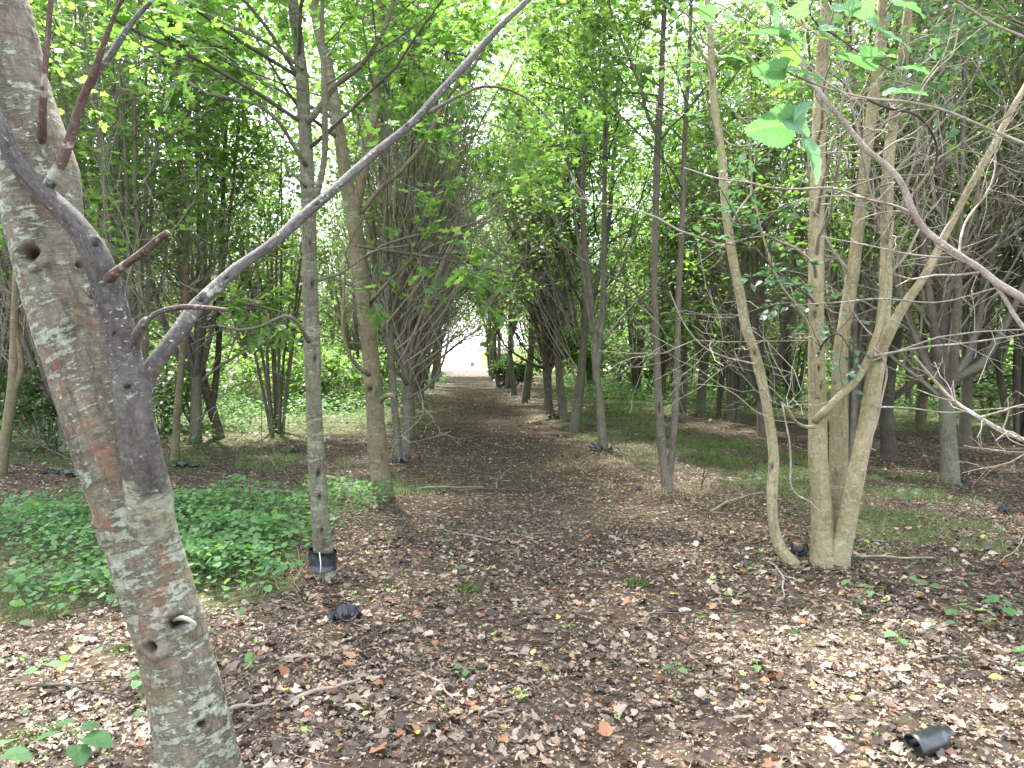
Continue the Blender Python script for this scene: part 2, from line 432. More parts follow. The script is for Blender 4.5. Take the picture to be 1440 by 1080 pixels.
M['plastic'] = plastic()
def plain(name, col, rough=.6, spec=.3, n_amt=.25):
    m, nt, N = new_mat(name)
    c = N('ShaderNodeTexCoord')
    n = noise_(nt, c.outputs['Object'], 8, 4)
    surface(nt, mixc(nt, n, tuple(x * (1 - n_amt) for x in col), tuple(min(1, x * (1 + n_amt)) for x in col)), rough, n, .2, .01, spec)
    return m
M['white'] = plain('white_tie', (.7, .7, .68), .5)
M['blue'] = plain('blue_metal', (.10, .12, .30), .4)
M['brick'] = plain('orange_brick', (.62, .42, .28), .9)
M['roof'] = plain('slate_roof', (.30, .29, .30), .8)
M['glass'] = plain('window_glass', (.05, .07, .09), .1, .6)
M['cut'] = plain('cut_wood', (.32, .22, .14), .8)

# ------------------------------------------------------------------ areas on the ground
def blob(cx, cy, rx, ry, ang=0):
    return (cx, cy, rx, ry, ang)
def broken(x, y):
    return (np.sin(x * 3.7 + 2 * np.sin(y * 2.1)) * np.sin(y * 4.3 + x * 1.3) + .8 * np.sin(x * 8.3 - y * 3.9) * np.sin(y * 7.1 + 1.7 * np.sin(x * 5)) > -.05).astype(float)
def px_blob(px, py, wx, wy):
    """ground ellipse under a seen patch"""
    c = G(px, py); l = G(px - wx, py); far = G(px, py - wy); near = G(px, py + wy)
    return (c[0], (far[1] + near[1]) / 2, abs(c[0] - l[0]), (far[1] - near[1]) / 2, 0)
def inside(x, y, blobs, soft=.35, seed=0.0):
    """0..1 cover of soft edged patches with ragged outline"""
    s = np.zeros_like(x)
    wob = .28 * np.sin(x * 2.1 + seed) * np.cos(y * 1.7 + seed * 2) + .2 * np.sin(x * 5.3 + y * 4.1 + seed) + .12 * np.sin(x * 11 - y * 9)
    for cx, cy, rx, ry, a in blobs:
        d = np.sqrt(((x - cx) / rx) ** 2 + ((y - cy) / ry) ** 2) + wob
        s = np.maximum(s, np.clip((1 + soft - d) / soft, 0, 1))
    return s
HERB = [px_blob(190, 770, 200, 52), px_blob(60, 760, 200, 42), px_blob(330, 745, 120, 48), px_blob(465, 705, 70, 20), px_blob(330, 800, 90, 30), px_blob(50, 840, 110, 26), px_blob(280, 830, 120, 26)]
LAWN = [px_blob(1290, 755, 130, 34), px_blob(1190, 690, 130, 20), px_blob(1010, 640, 130, 22), px_blob(900, 612, 90, 12), px_blob(340, 645, 130, 14), px_blob(20, 860, 60, 20), px_blob(1080, 655, 60, 16), px_blob(540, 690, 40, 12), px_blob(850, 590, 60, 10), px_blob(590, 680, 30, 14)]
GLADE = [(6.5, 30, 3, 6, 0), px_blob(420, 590, 150, 26), px_blob(240, 600, 160, 22), px_blob(60, 640, 120, 14), (-9.5, 20, 5.0, 9, 0), (-16, 14, 6, 8, 0), (7.5, 24, 5, 6, 0), (13, 20, 5, 5, 0), px_blob(1330, 600, 160, 8), (3.6, 22, 1.5, 3.5, 0), (5, 33, 3, 9, 0), (-4.6, 34, 1.2, 10, 0)]

# ------------------------------------------------------------------ ground
def make_ground():
    xs = np.concatenate([np.linspace(-400, -30, 20), np.linspace(-28, -6, 50), np.linspace(-5.8, 5.8, 200), np.linspace(6, 28, 50), np.linspace(30, 400, 20)])
    ys = np.concatenate([np.linspace(-60, -4, 14), np.linspace(-3, .8, 12), np.linspace(.9, 9, 230), np.linspace(9.15, 30, 90), np.linspace(31, 70, 40), np.linspace(80, 700, 24)])
    X, Y = np.meshgrid(xs, ys, indexing='ij')
    Z = ground_h(X, Y)
    near = (Y < 14) & (Y > .5) & (np.abs(X) < 9)
    Z = Z + np.where(near, .012 * np.sin(X * 9 + np.sin(Y * 7)) * np.sin(Y * 8.3 + X * 2) + R.normal(size=X.shape) * .004, 0)
    Z = np.where(Y > 64, Z * 0, Z)
    # gentle collars of soil where each trunk stands are left to the litter
    g = Geo()
    nx, ny = X.shape
    i = np.arange(nx - 1)[:, None]; j = np.arange(ny - 1)[None]
    q = np.stack([i * ny + j, (i + 1) * ny + j, (i + 1) * ny + j + 1, i * ny + j + 1], -1).reshape(-1, 4)
    v = np.stack([X, Y, Z], -1).reshape(-1, 3)
    gl = np.maximum(inside(v[:, 0], v[:, 1], LAWN, .5) * (.25 + .6 * broken(v[:, 0], v[:, 1])), inside(v[:, 0], v[:, 1], GLADE + HERB, .5, 2.0))
    g.add(v, [q], v, gl)
    m, nt, N = new_mat('woodland_floor')
    p = attr(nt, 'bk')
    soil = ramp(nt, noise_(nt, p, 14, 5, .7), [(.25, (.018, .013, .009)), (.5, (.045, .033, .023)), (.75, (.08, .06, .042))])
    vo = nt.nodes.new('ShaderNodeTexVoronoi'); vo.inputs['Scale'].default_value = 26; vo.inputs['Randomness'].default_value = 1
    mp = nt.nodes.new('ShaderNodeMapping'); mp.inputs['Scale'].default_value = (1, 1, 0); nt.links.new(p, mp.inputs[0])
    nd = nt.nodes.new('ShaderNodeTexNoise'); nd.inputs['Scale'].default_value = 20
    nt.links.new(mp.outputs[0], nd.inputs[0])
    add = nt.nodes.new('ShaderNodeMix'); add.data_type = 'VECTOR'; add.inputs[0].default_value = .06
    nt.links.new(mp.outputs[0], add.inputs[4]); nt.links.new(nd.outputs[1], add.inputs[5]); nt.links.new(add.outputs[1], vo.inputs[0])
    flake = ramp(nt, vo.outputs['Color'], [(0, (.05, .032, .022)), (.35, (.13, .085, .06)), (.6, (.24, .165, .115)), (.8, (.36, .27, .19)), (.95, (.28, .13, .06))])
    ff = math_(nt, 'MULTIPLY', smooth_(nt, vo.outputs['Distance'], .5, .3), smooth_(nt, noise_(nt, p, 3.5, 4, .7), .35, .6))
    col = mixc(nt, math_(nt, 'MULTIPLY', ff, .8), soil, flake)
    patch = noise_(nt, p, .8, 4, .65)
    col = mixc(nt, math_(nt, 'MULTIPLY', smooth_(nt, patch, .5, .75), .3), col, (.05, .075, .022))
    gcol = ramp(nt, noise_(nt, p, 25, 5, .75), [(.3, (.035, .05, .015)), (.55, (.07, .11, .03)), (.75, (.13, .17, .05))])
    t = attr(nt, 'tone', 'Fac')
    col = mixc(nt, math_(nt, 'MULTIPLY', smooth_(nt, math_(nt, 'ADD', t, math_(nt, 'SUBTRACT', noise_(nt, p, 6, 4, .7), .5)), .45, 1.0), .4), col, gcol)
    # beyond the grove: dry pale field
    sx = nt.nodes.new('ShaderNodeSeparateXYZ'); nt.links.new(p, sx.inputs[0])
    fld = ramp(nt, noise_(nt, p, .5, 4, .6), [(.3, (.30, .28, .17)), (.7, (.42, .37, .26))])
    col = mixc(nt, smooth_(nt, sx.outputs[1], 60, 66), col, fld)
    h = math_(nt, 'ADD', math_(nt, 'MULTIPLY', ff, .6), noise_(nt, p, 40, 4, .7))
    surface(nt, col, .95, h, .6, .015, .12)
    o = g.build('ground', m)
    tag(o, 'brown woodland floor of soil and leaf litter with green grassy patches', None, None, 'structure')
    return o
ground = make_ground()

# ------------------------------------------------------------------ litter, grass, herbs
def frustum_xy(n, y0, y1, power=1.0, margin=.6):
    """random ground points in the wedge the path view can reach"""
    y = np.sqrt(y0 ** 2 + (y1 ** 2 - y0 ** 2) * R.random(n) ** power)
    x = (R.random(n) * 2 - 1) * (.70 * y + margin)
    return x, y
def litter():
    g = Geo()
    def sheet(n, y0, y1, s0, s1, kind, lift=.012, bright=0.0, bias=1.0):
        x, y = frustum_xy(n, y0, y1)
        green = np.maximum(inside(x, y, HERB, .3), inside(x, y, LAWN, .5) * .85 * (.2 + .8 * broken(x, y)))
        green = np.maximum(green, inside(x, y, GLADE, .5, 2.0) * .8)
        patch = .5 + .3 * np.sin(x * 1.3 + np.sin(y * 1.1) * 2) * np.sin(y * 1.6 + x * .5) + .25 * np.sin(x * 7 + np.sin(y * 5) * 2) * np.sin(y * 9 + x * 3) + .2 * np.sin(x * 19 + y * 3) * np.sin(y * 17 - x * 5)
        keep = (R.random(n) > green * .9) & (R.random(n) < .25 + .8 * patch)
        x, y = x[keep], y[keep]; n = len(x)
        z = ground_h(x, y) + R.random(n) * lift + .004
        pos = np.stack([x, y, z], 1)
        a = R.random(n) * 2 * np.pi
        tilt = .45
        d = np.stack([np.cos(a), np.sin(a), R.normal(size=n) * tilt * .5], 1)
        nr = np.stack([R.normal(size=n) * tilt, R.normal(size=n) * tilt, np.ones(n)], 1)
        tn = R.random(n) ** bias
        tn = np.where((tn > .955) & (R.random(n) < .45), .6, tn)
        s = s0 + (s1 - s0) * R.random(n) ** 2
        leaves(g, pos, d, nr, s, kind, np.clip(tn + bright, 0, 1), (R.normal(size=n) * .7)[:, None, None], .2)
    sheet(21000, 1.3, 6.2, .018, .064, 'dry', .02)
    sheet(30000, 1.2, 7, .010, .036, 'oval', .014)
    sheet(90000, 1.2, 8, .006, .020, 'far', .012, 0, .85)
    sheet(60000, 1.2, 4.2, .005, .016, 'far', .010, 0, .8)
    sheet(9000, 1.2, 3.6, .012, .04, 'dry', .016)
    sheet(22000, 1.2, 7, .02, .06, 'sliver', .016, 0, .8)
    sheet(40000, 6, 13, .015, .045, 'far', .014)
    sheet(30000, 12, 28, .03, .07, 'far', .02)
    sheet(10000, 24, 60, .06, .12, 'far', .03)
    o = g.build('leaf_litter', M['litter'], None, True)
    tag(o, 'dry brown and tan fallen leaf fragments covering the woodland floor', 'leaf litter', None, 'stuff')
litter()
def big_leaves():
    """the fallen leaves that show largest, each a piece of the ground"""
    pals = [.05, .3, .5, .62, .7, .78, .84, .86, .9, .93, .97, .995]
    meshes = []
    for k in range(24):
        g = Geo()
        s = 1.0
        kind = 'dry'
        curl = np.array([[[.5 + .8 * R.random()]]]) * (1 if k % 2 else -1)
        leaves(g, np.zeros((1, 3)), np.array([[1.0, 0, .05]]), np.array([[.1 * R.normal(), .1 * R.normal(), 1.0]]), s, kind, np.array([pals[k % 12]]), curl, .14)
        meshes.append(g.mesh('fallen_leaf', M['litter']))
    cnt = 0
    while cnt < 240:
        y = 1.75 + 3.1 * random.random() ** 1.3
        x = (random.random() * 2 - 1) * (.69 * y)
        if inside(np.array([x]), np.array([y]), HERB)[0] > .3: continue
        o = bpy.data.objects.new('fallen_leaf', random.choice(meshes))
        link(o, ground)
        s = .028 + .042 * random.random() ** 1.8
        o.scale = (s, s, s)
        o.location = (x, y, float(ground_h(x, y)) + .018 + .008 * random.random())
        o.rotation_euler = (random.gauss(0, .35), random.gauss(0, .35), random.random() * 6.28)
        cnt += 1
big_leaves()
def blades(name, n, areas, length, width, mat, label, cat, lean=.6, seed=0.0, soft=.5, base=None, spread=None, keep_pow=1.0):
    g = Geo()
    X, Y = [], []
    tot = sum(rx * ry for _, _, rx, ry, _ in areas)
    for (cx, cy, rx, ry, _) in areas:
        k = int(n * rx * ry / tot * 1.8)
        X.append(cx + (R.random(k) * 2 - 1) * rx * 1.3); Y.append(cy + (R.random(k) * 2 - 1) * ry * 1.3)
    x = np.concatenate(X); y = np.concatenate(Y)
    keep = R.random(len(x)) < inside(x, y, areas, soft, seed) ** keep_pow
    clump = .5 + .5 * np.sin(x * 6 + np.sin(y * 5)) * np.sin(y * 7 + x)
    keep &= R.random(len(x)) < (.35 + .65 * clump) * (.12 + .88 * broken(x, y))
    x, y = x[keep], y[keep]; n = len(x)
    z = ground_h(x, y)
    L = length * (.4 + .9 * R.random(n)); a = R.random(n) * 2 * np.pi
    d = np.stack([np.cos(a), np.sin(a)], 1)
    w = width * (.6 + .8 * R.random(n))
    side = np.stack([-d[:, 1], d[:, 0], np.zeros(n)], 1) * w[:, None] / 2
    ln = lean * (.5 + R.random(n))
    p0 = np.stack([x, y, z], 1)
    p1 = p0 + np.stack([d[:, 0] * L * .35 * ln, d[:, 1] * L * .35 * ln, L * .55 * np.clip(1.2 - ln * .6, .1, 1)], 1)
    p2 = p1 + np.stack([d[:, 0] * L * .5 * np.minimum(ln * 1.4, 1.4), d[:, 1] * L * .5 * np.minimum(ln * 1.4, 1.4), L * .25 * (1.1 - ln)], 1)
    p2[:, 2] = np.maximum(p2[:, 2], z + .005)
    v = np.stack([p0 - side, p0 + side, p1 + side * .8, p1 - side * .8, p2], 1)
    b = (np.arange(n) * 5)[:, None]
    g.add(v.reshape(-1, 3), [b + np.array([[0, 1, 2, 3]]), b + np.array([[3, 2, 4]])], None, np.repeat(R.random(n), 5))
    o = g.build(name, mat); tag(o, label, cat, None, 'stuff'); return o
blades('grass', 62000, LAWN, .13, .0026, M['grass'], 'soft pale green grass lying in patches between the trees', 'grass', 1.0)
blades('dry_grass', 2600, [px_blob(412, 828, 48, 16), px_blob(900, 690, 60, 10), px_blob(830, 652, 50, 8), px_blob(1000, 700, 60, 14)], .26, .003, M['straw'], 'pale dry grass stalks matted round the tree bases', 'dry grass', 1.5)
def herbs(name, areas, per_m2, hgt, size, kind, mat, label, cat, soft=.3, seed=0.0, zl=.3, maxn=40000, tone_c=.5):
    g = Geo()
    for (cx, cy, rx, ry, _) in areas:
        k = min(maxn, int(per_m2 * rx * ry * 5.5))
        x = cx + (R.random(k) * 2 - 1) * rx * 1.3; y = cy + (R.random(k) * 2 - 1) * ry * 1.3
        f = inside(x, y, [(cx, cy, rx, ry, 0)], soft, seed)
        dens = .5 + .5 * np.sin(x * 3.1 + np.sin(y * 2.3) * 1.5) * np.cos(y * 3.7 + x)
        keep = (R.random(k) < f) & (R.random(k) < .3 + .8 * dens)
        x, y, f, dens = x[keep], y[keep], f[keep], dens[keep]; n = len(x)
        top = hgt * (.45 + .55 * f) * (.5 + .6 * dens)
        h = top * (1 - (1 - zl) * R.random(n) ** 1.6)
        pos = np.stack([x, y, ground_h(x, y) + h], 1)
        a = R.random(n) * 2 * np.pi
        d = np.stack([np.cos(a), np.sin(a), -.15 + .25 * R.normal(size=n)], 1)
        nr = np.array([0, 0, 1.0]) + R.normal(size=(n, 3)) * .33
        leaves(g, pos, d, nr, size * (.5 + .8 * R.random(n)), kind, np.clip(tone_c + .2 * R.normal(size=n), 0, 1))
        # stalks
        k2 = n // 5
        q = pos[:k2]; b = q.copy(); b[:, 2] = ground_h(b[:, 0], b[:, 1]) - .01; b[:, :2] += R.normal(size=(k2, 2)) * .02
        if k2: tubes(g, np.stack([b, (b + q) / 2 + R.normal(size=(k2, 3)) * .006, q], 1), np.full((k2, 3), max(.0012, size * .02)), 3, 0, False, np.full(k2, .7))
    o = g.build(name, mat); tag(o, label, cat, None, 'stuff'); return o
herbs('ground_cover', HERB, 680, .22, .043, 'round', M['leaf_herb'], 'low carpet of toothed green herb leaves left of the path', 'ground cover', .35, 0, .3)
herbs('undergrowth', GLADE, 90, .5, .07, 'far', M['leaf_herb'], 'bright green nettles and weeds growing between and behind the trees', 'undergrowth', .5, 2.0, .08, 22000, .6)
sparse = [px_blob(150, 930, 170, 60), px_blob(1280, 850, 160, 40), px_blob(1420, 900, 40, 50), px_blob(620, 770, 60, 30), px_blob(1360, 680, 120, 40), px_blob(1050, 690, 60, 20), px_blob(900, 870, 400, 120)]
herbs('scattered_seedlings', sparse[:3], 32, .07, .05, 'round', M['leaf_herb'], 'tiny green seedlings poking through the brown litter', 'seedlings', .8, 1.0, .4)
herbs('sparse_weeds', sparse[3:6], 26, .1, .05, 'round', M['leaf_blue'], 'thin scatter of bluish green weeds in the litter beyond the path', 'weeds', .8, 4.0, .3)
herbs('sprouts', sparse[6:], 5, .05, .04, 'oval', M['leaf_herb'], 'single green sprouts dotted over the path litter', 'sprouts', .5, 3.0, .4)

# ------------------------------------------------------------------ moss cushions
def moss(px, py, w, label):
    c = G(px, py); g = Geo(); n = 700
    r = np.sqrt(R.random(n)) * w; a = R.random(n) * 6.283
    x = c[0] + r * np.cos(a); y = c[1] + r * np.sin(a) * .8
    z = ground_h(x, y) + .035 * np.clip(1 - (r / w) ** 2, 0, 1) * R.random(n)
    leaves(g, np.stack([x, y, z], 1), norm(R.normal(size=(n, 3)) + np.array([0, 0, .6])), R.normal(size=(n, 3)) + np.array([0, 0, 1]), .012, 'far')
    tag(g.build('moss', M['moss']), label, 'moss', None, 'stuff')
moss(168, 912, .06, 'small cushion of moss in the litter left of the leaning trunk')
moss(655, 823, .09, 'bright moss cushion on the open path litter')
moss(890, 823, .10, 'bright green moss cushion in the litter before the slender forked tree')
moss(1160, 800, .12, 'moss at the foot of the pale multi-stemmed tree')
moss(40, 1030, .16, 'mossy patch in the litter beside the large-leaved seedling')

# ------------------------------------------------------------------ hero trees
WS = 1.0
def stem_of(trace, d, n=60, dz=None, top=None):
    """trace: [(px,py,width_px[,depth])]; returns smooth points and radii at their real places"""
    pts, rad = [], []
    for i, t in enumerate(trace):
        dd = t[3] if len(t) > 3 else d
        pts.append(P(t[0], t[1], dd)); rad.append(t[2] * WS / F_PX * dd / 2)
    if top is not None:
        p, q = pts[-2], pts[-1]
        dr = norm(q - p); dr = norm(dr * .5 + np.array([0, 0, .9]))
        hh = top - q[2]
        if hh > .3:
            for f in (.33, .66, 1):
                pts.append(q + dr * hh * f + np.array([R.normal() * .08, R.normal() * .08, 0])); rad.append(rad[len(trace) - 1] * (1 - f) + .008 * f)
    return catmull(pts, rad, n)
def px_of(v):
    rel = v - np.array([0, 0, 1.5])
    z = rel[:, 1] * cp - rel[:, 2] * sp
    u = rel[:, 1] * sp + rel[:, 2] * cp
    return 720 + F_PX * rel[:, 0] / z, 540 - F_PX * u / z
def solid_stem(name, p, r, mat, parent, sides=20, knots=(), lump=.05, cap=True, rough=0.0, flare=0.0, fine=0.0):
    """a stem as one closed tube, with knots pushed in and ringed"""
    r = r.copy()
    if flare:
        s = np.concatenate([[0], np.cumsum(np.linalg.norm(np.diff(p, axis=0), axis=1))])
        r = r * (1 + 1.5 * flare * np.exp(-s / .11))
    g = Geo(); tubes(g, p, r, sides, lump, cap)
    v = g.v[0]; tn = g.tn[0]
    c = np.repeat(p, sides, axis=0); out = norm(v - c)
    if fine:
        bk = g.bk[0]
        L = bk[:, 2]
        dsp = np.array([mnoise.fractal(Vector((a * 7, b * 7, l * 3.5)), 1.0, 2.0, 4) for a, b, l in bk]) * fine
        dsp += np.array([mnoise.noise(Vector((a * 14, b * 14, l * 60))) for a, b, l in bk]) * fine * .25
        if fine > .005 and len(v) > 50000: dsp += np.array([mnoise.fractal(Vector((a * 60, b * 60, l * 22)), 1.0, 2.0, 3) for a, b, l in bk]) * .0011
        v += out * dsp[:, None]
    kp = []
    if len(knots):
        X, Y = px_of(v)
        face = (out * norm(np.array([0, 0, 1.5]) - v)).sum(1) > .1
        for kx, ky, kr in knots:
            dd = np.where(face, (X - kx) ** 2 + (Y - ky) ** 2, 1e9)
            i = int(dd.argmin()); kr_m = kr / F_PX * (v[i] @ np.array([0, cp, -sp]) + 1.5 * sp)
            kp.append((v[i].copy(), kr_m, out[i].copy()))
        for pos, km, o_ in kp:
            d = np.linalg.norm((v - pos) * np.array([1, 1, 1.25]), axis=1) / km
            nz = np.zeros(len(v)); sel = np.where(d < 2)[0]; nz[sel] = [mnoise.noise(Vector(v[q] * (1.1 / km))) for q in sel]; d = d * (1 + .55 * nz)
            ring = np.exp(-((d - .85) / .35) ** 2) * .32; hole = np.exp(-(d / .55) ** 2) * .95
            v += o_ * ((ring - hole) * km)[:, None]
            tn[:] = np.maximum(tn, np.clip(np.exp(-(d / .42) ** 3) * 1.2, 0, 1))
            tn[:] = np.maximum(tn, np.exp(-((d - 1.25) / .16) ** 2) * .35)
    g.v[0] = v; g.tn[0] = tn
    return g.build(name, mat, parent)
def twiggery(parent, stems, spec, tmat, lmat=None, lsize=.07, lkind='far', per=5, zleaf=2.4, jitter=.08, name='twigs', tone_c=.5, leafname='crown', cap3=None, t3=(.35, 1)):
    """two or three orders of side shoots on given stems and the leaves they carry"""
    K = 12
    par = np.stack([catmull(p, r, K)[0] for p, r in stems]); prad = np.stack([catmull(p, r, K)[1] for p, r in stems])
    g = Geo(); gl = Geo(); last = None
    for i, (n, t0, t1, a, ln, rf, k, up, wd, sides) in enumerate(spec):
        par, prad = grow(par, prad, n, t0, t1, a, ln, rf, k, up, wd)
        keep = par[:, :, 2].min(1) > .25
        par, prad = par[keep], prad[keep]
        tubes(g, par, prad, sides)
        last = par
        if lmat is not None and i >= len(spec) - 2:
            zz = last[:, -1, 2] + R.normal(size=len(last)) * .35
            sel = last[zz > zleaf]
            leaf_on(gl, sel, per if i == len(spec) - 1 else per // 2 + 1, lsize, lkind, .38, .1, jitter, tone_c, zleaf - .5)
    o = g.build(name, tmat, parent, True, 'stuff')
    if lmat is not None and gl.v: gl.build(leafname, lmat, parent, True, 'stuff')
    return o

# -- leaning foreground trunk
def foreground_tree():
    global WS
    base = P(392, 1590, 1.40)
    t = empty('leaning_tree', (base[0], base[1], 0))
    tag(t, 'leaning mottled trunk with grey green lichen, nearest the viewer at the far left', 'tree')
    tr = [(398, 1600, 165), (385, 1540, 145), (360, 1420, 124), (330, 1280, 112), (283, 1080, 103), (247, 920, 93), (220, 828, 98), (186, 710, 100), (150, 600, 102), (116, 508, 98), (70, 360, 97), (52, 240, 98), (26, 150, 95), (4, 60, 90), (-12, 0, 88), (-40, -120, 84), (-75, -300, 78), (-110, -500, 70), (-140, -800, 60), (-160, -1200, 45)]
    p, r = stem_of(tr, 1.40, 900)
    solid_stem('trunk', p, r, M['bark_hero'], t, 112, [(40, 356, 24), (112, 372, 12), (213, 912, 17), (252, 878, 22), (138, 752, 20), (284, 1020, 12), (243, 757, 9), (298, 992, 8), (190, 605, 8)], .02, True, 0, .15, .0055)
    A = [(214, 780, 40, 1.40), (212, 740, 62, 1.375), (209, 700, 62, 1.368), (201, 650, 54, 1.347), (190, 590, 46, 1.33), (184, 540, 46, 1.32), (172, 490, 44, 1.32), (160, 440, 40, 1.31), (149, 400, 38, 1.31), (139, 370, 38, 1.30), (128, 348, 37, 1.30), (110, 320, 32, 1.30), (85, 293, 29, 1.30), (52, 262, 26, 1.30), (22, 225, 24, 1.30), (2, 178, 21, 1.30), (-20, 120, 18, 1.3), (-50, 30, 15, 1.3), (-80, -80, 12, 1.3), (-90, -200, 7, 1.3)]
    pa, ra = stem_of(A, 1.3, 260)
    ob = solid_stem('branch', pa, ra, M['bark_union'], t, 40, [(196, 384, 11), (135, 344, 10), (180, 545, 8), (160, 470, 6)], .04, True, 0, 0, .002)
    X, Y = px_of(np.array([np.array(v_.co) + np.array(t.location) for v_ in ob.data.vertices]))
    at_ = ob.data.attributes.new('blend', 'FLOAT', 'POINT'); at_.data.foreach_set('value', np.clip((Y - 625) / 130 + np.abs(X - 202) / 110 * (Y > 640) - .15, 0, 1.4))
    WS = .72
    def br(tr, mat='bark_dark', kn=(), n=90, sides=20, fine=.0015):
        p_, r_ = stem_of(tr, 1.3, n)
        o_ = solid_stem('branch', p_, r_, M[mat], t, sides, kn, .05, True, 0, 0, fine)
        co = np.array([np.array(v_.co) for v_ in o_.data.vertices]) + np.array(t.location)
        at = o_.data.attributes.new('blend', 'FLOAT', 'POINT'); at.data.foreach_set('value', np.clip(1.25 - np.linalg.norm(co - p_[0], axis=1) / .075, 0, 1.2))
        return o_
    B = [(193, 575, 36, 1.33), (204, 535, 36, 1.335), (222, 505, 32, 1.34), (250, 468, 30, 1.36), (270, 440, 30, 1.38), (282, 425, 26, 1.39), (330, 380, 22, 1.43), (380, 344, 20, 1.48), (430, 300, 19.5, 1.55), (480, 258, 18, 1.62), (530, 213, 17.5, 1.7), (580, 173, 17, 1.8), (620, 128, 15, 1.9), (660, 85, 14, 2.0), (700, 40, 13, 2.1), (742, 0, 11, 2.2), (800, -60, 9, 2.3), (850, -140, 5, 2.4)]
    br(B, 'bark_dark', [(283, 418, 9), (318, 393, 5), (446, 288, 4), (572, 178, 5), (480, 262, 4)], 240, 24, .002)
    br([(600, 160, 7, 1.84), (618, 150, 7, 1.84), (645, 135, 6, 1.86), (680, 122, 5, 1.9), (720, 128, 4, 1.9), (755, 150, 3, 1.9), (790, 190, 2, 1.9)], 'bark_redtwig', (), 60, 10, 0)
    C_ = [(132, 412, 34, 1.32), (146, 399, 29, 1.305), (157, 388, 22, 1.29), (167, 379, 17, 1.275), (182, 368, 15, 1.26), (205, 352, 14, 1.23), (221, 338, 13, 1.22), (236, 327, 11, 1.21)]
    br(C_, 'bark_redtwig', (), 50, 18)
    br([(182, 530, 30, 1.33), (186, 508, 26, 1.318), (190, 480, 21, 1.305), (198, 460, 18, 1.29), (206, 449, 15, 1.28)], 'bark_dark', (), 30, 18)
    br([(202, 458, 9, 1.28), (215, 444, 9, 1.27), (232, 436, 9, 1.26), (255, 432, 9, 1.25), (275, 432, 8, 1.24), (300, 434, 7, 1.23), (319, 436, 6, 1.22)], 'bark_redtwig', (), 60, 14)
    br([(61, 271, 19, 1.304), (68, 262, 21, 1.299), (77, 246, 20, 1.294), (87, 228, 18.5, 1.29), (100, 190, 17, 1.28), (115, 142, 15, 1.27), (130, 108, 14, 1.26), (140, 80, 11, 1.25), (150, 50, 10, 1.24), (165, 12, 9, 1.23), (182, -20, 8, 1.22), (210, -90, 5, 1.2)], 'bark_redtwig', (), 90, 18)
    br([(126, 120, 12, 1.265), (142, 95, 12, 1.27), (160, 70, 12, 1.29), (188, 28, 11, 1.31), (218, -4, 10, 1.33), (260, -50, 8, 1.36), (300, -110, 4, 1.4)], 'bark_dark', (), 60, 16)
    br([(55, 240, 20, 1.40), (57, 208, 19, 1.366), (59, 182, 19, 1.342), (60, 150, 17, 1.322), (63, 105, 13, 1.30), (67, 55, 12, 1.30), (71, 5, 11, 1.30), (77, -50, 9, 1.3), (85, -120, 5, 1.3)], 'bark_redtwig', (), 70, 18)
    # snapped stub above the lower knot
    br([(243, 872, 7, 1.37), (255, 869, 9, 1.345), (268, 873, 8, 1.335), (277, 880, 5, 1.335)], 'twig_pale', (), 20, 12)
foreground_tree()
WS = .7

def tree(name, label, stems, mat, d, tmat='twig_bg', leaf=None, spec=None, top=8.0, group=None, knots=(), cat='tree', sides=18, flare=.35, zleaf=2.5, lsize=.075, lkind='far', per=5, branches=(), bmat=None, tone_c=.5, part='stem', n=110, fine=0.0, tops=None):
    base = P(stems[0][0][0], stems[0][0][1], d)
    t = empty(name, (base[0], base[1], 0.0))
    tag(t, label, cat, group)
    S = []
    for i, s in enumerate(stems):
        tt = top if tops is None else tops[i]
        p, r = stem_of(s, d, n, None, tt)
        if i == 0 or s[0][2] > 0:
            if p[0, 2] < .35: p[0, 2] = min(p[0, 2], -.04)
        solid_stem('trunk' if len(stems) == 1 else part, p, r, M[mat], t, sides, knots if i == 0 else (), .05, True, 0, flare if s[0][1] > 575 else 0, fine)
        S.append((p, r))
    Bp = []
    for b in branches:
        p, r = stem_of(b, d, 40)
        solid_stem('branch', p, r * 1.1, M[bmat or mat], t, 8, (), .08)
        Bp.append((p, r))
    if spec is not None:
        twiggery(t, S + Bp, spec, M[tmat], None if leaf is None else M[leaf], lsize, lkind, per, zleaf, tone_c=tone_c)
    return t, S
# spec rows: n, t0, t1, angle range, length range, radius factor, k, up, wander, sides
SP_POLE = [(44, .35, .98, (35, 75), (.9, 2.8), .35, 8, .04, .16, 5), (300, .2, 1, (30, 70), (.3, .9), .5, 5, .0, .2, 4), (800, .2, 1, (30, 70), (.12, .4), .6, 4, 0, .2, 3)]
SP_MULTI = [(95, .22, .98, (30, 80), (.6, 1.9), .3, 8, .08, .2, 5), (560, .1, 1, (30, 75), (.3, .9), .5, 5, .02, .22, 4), (900, .1, 1, (30, 70), (.12, .4), .6, 4, 0, .2, 3)]

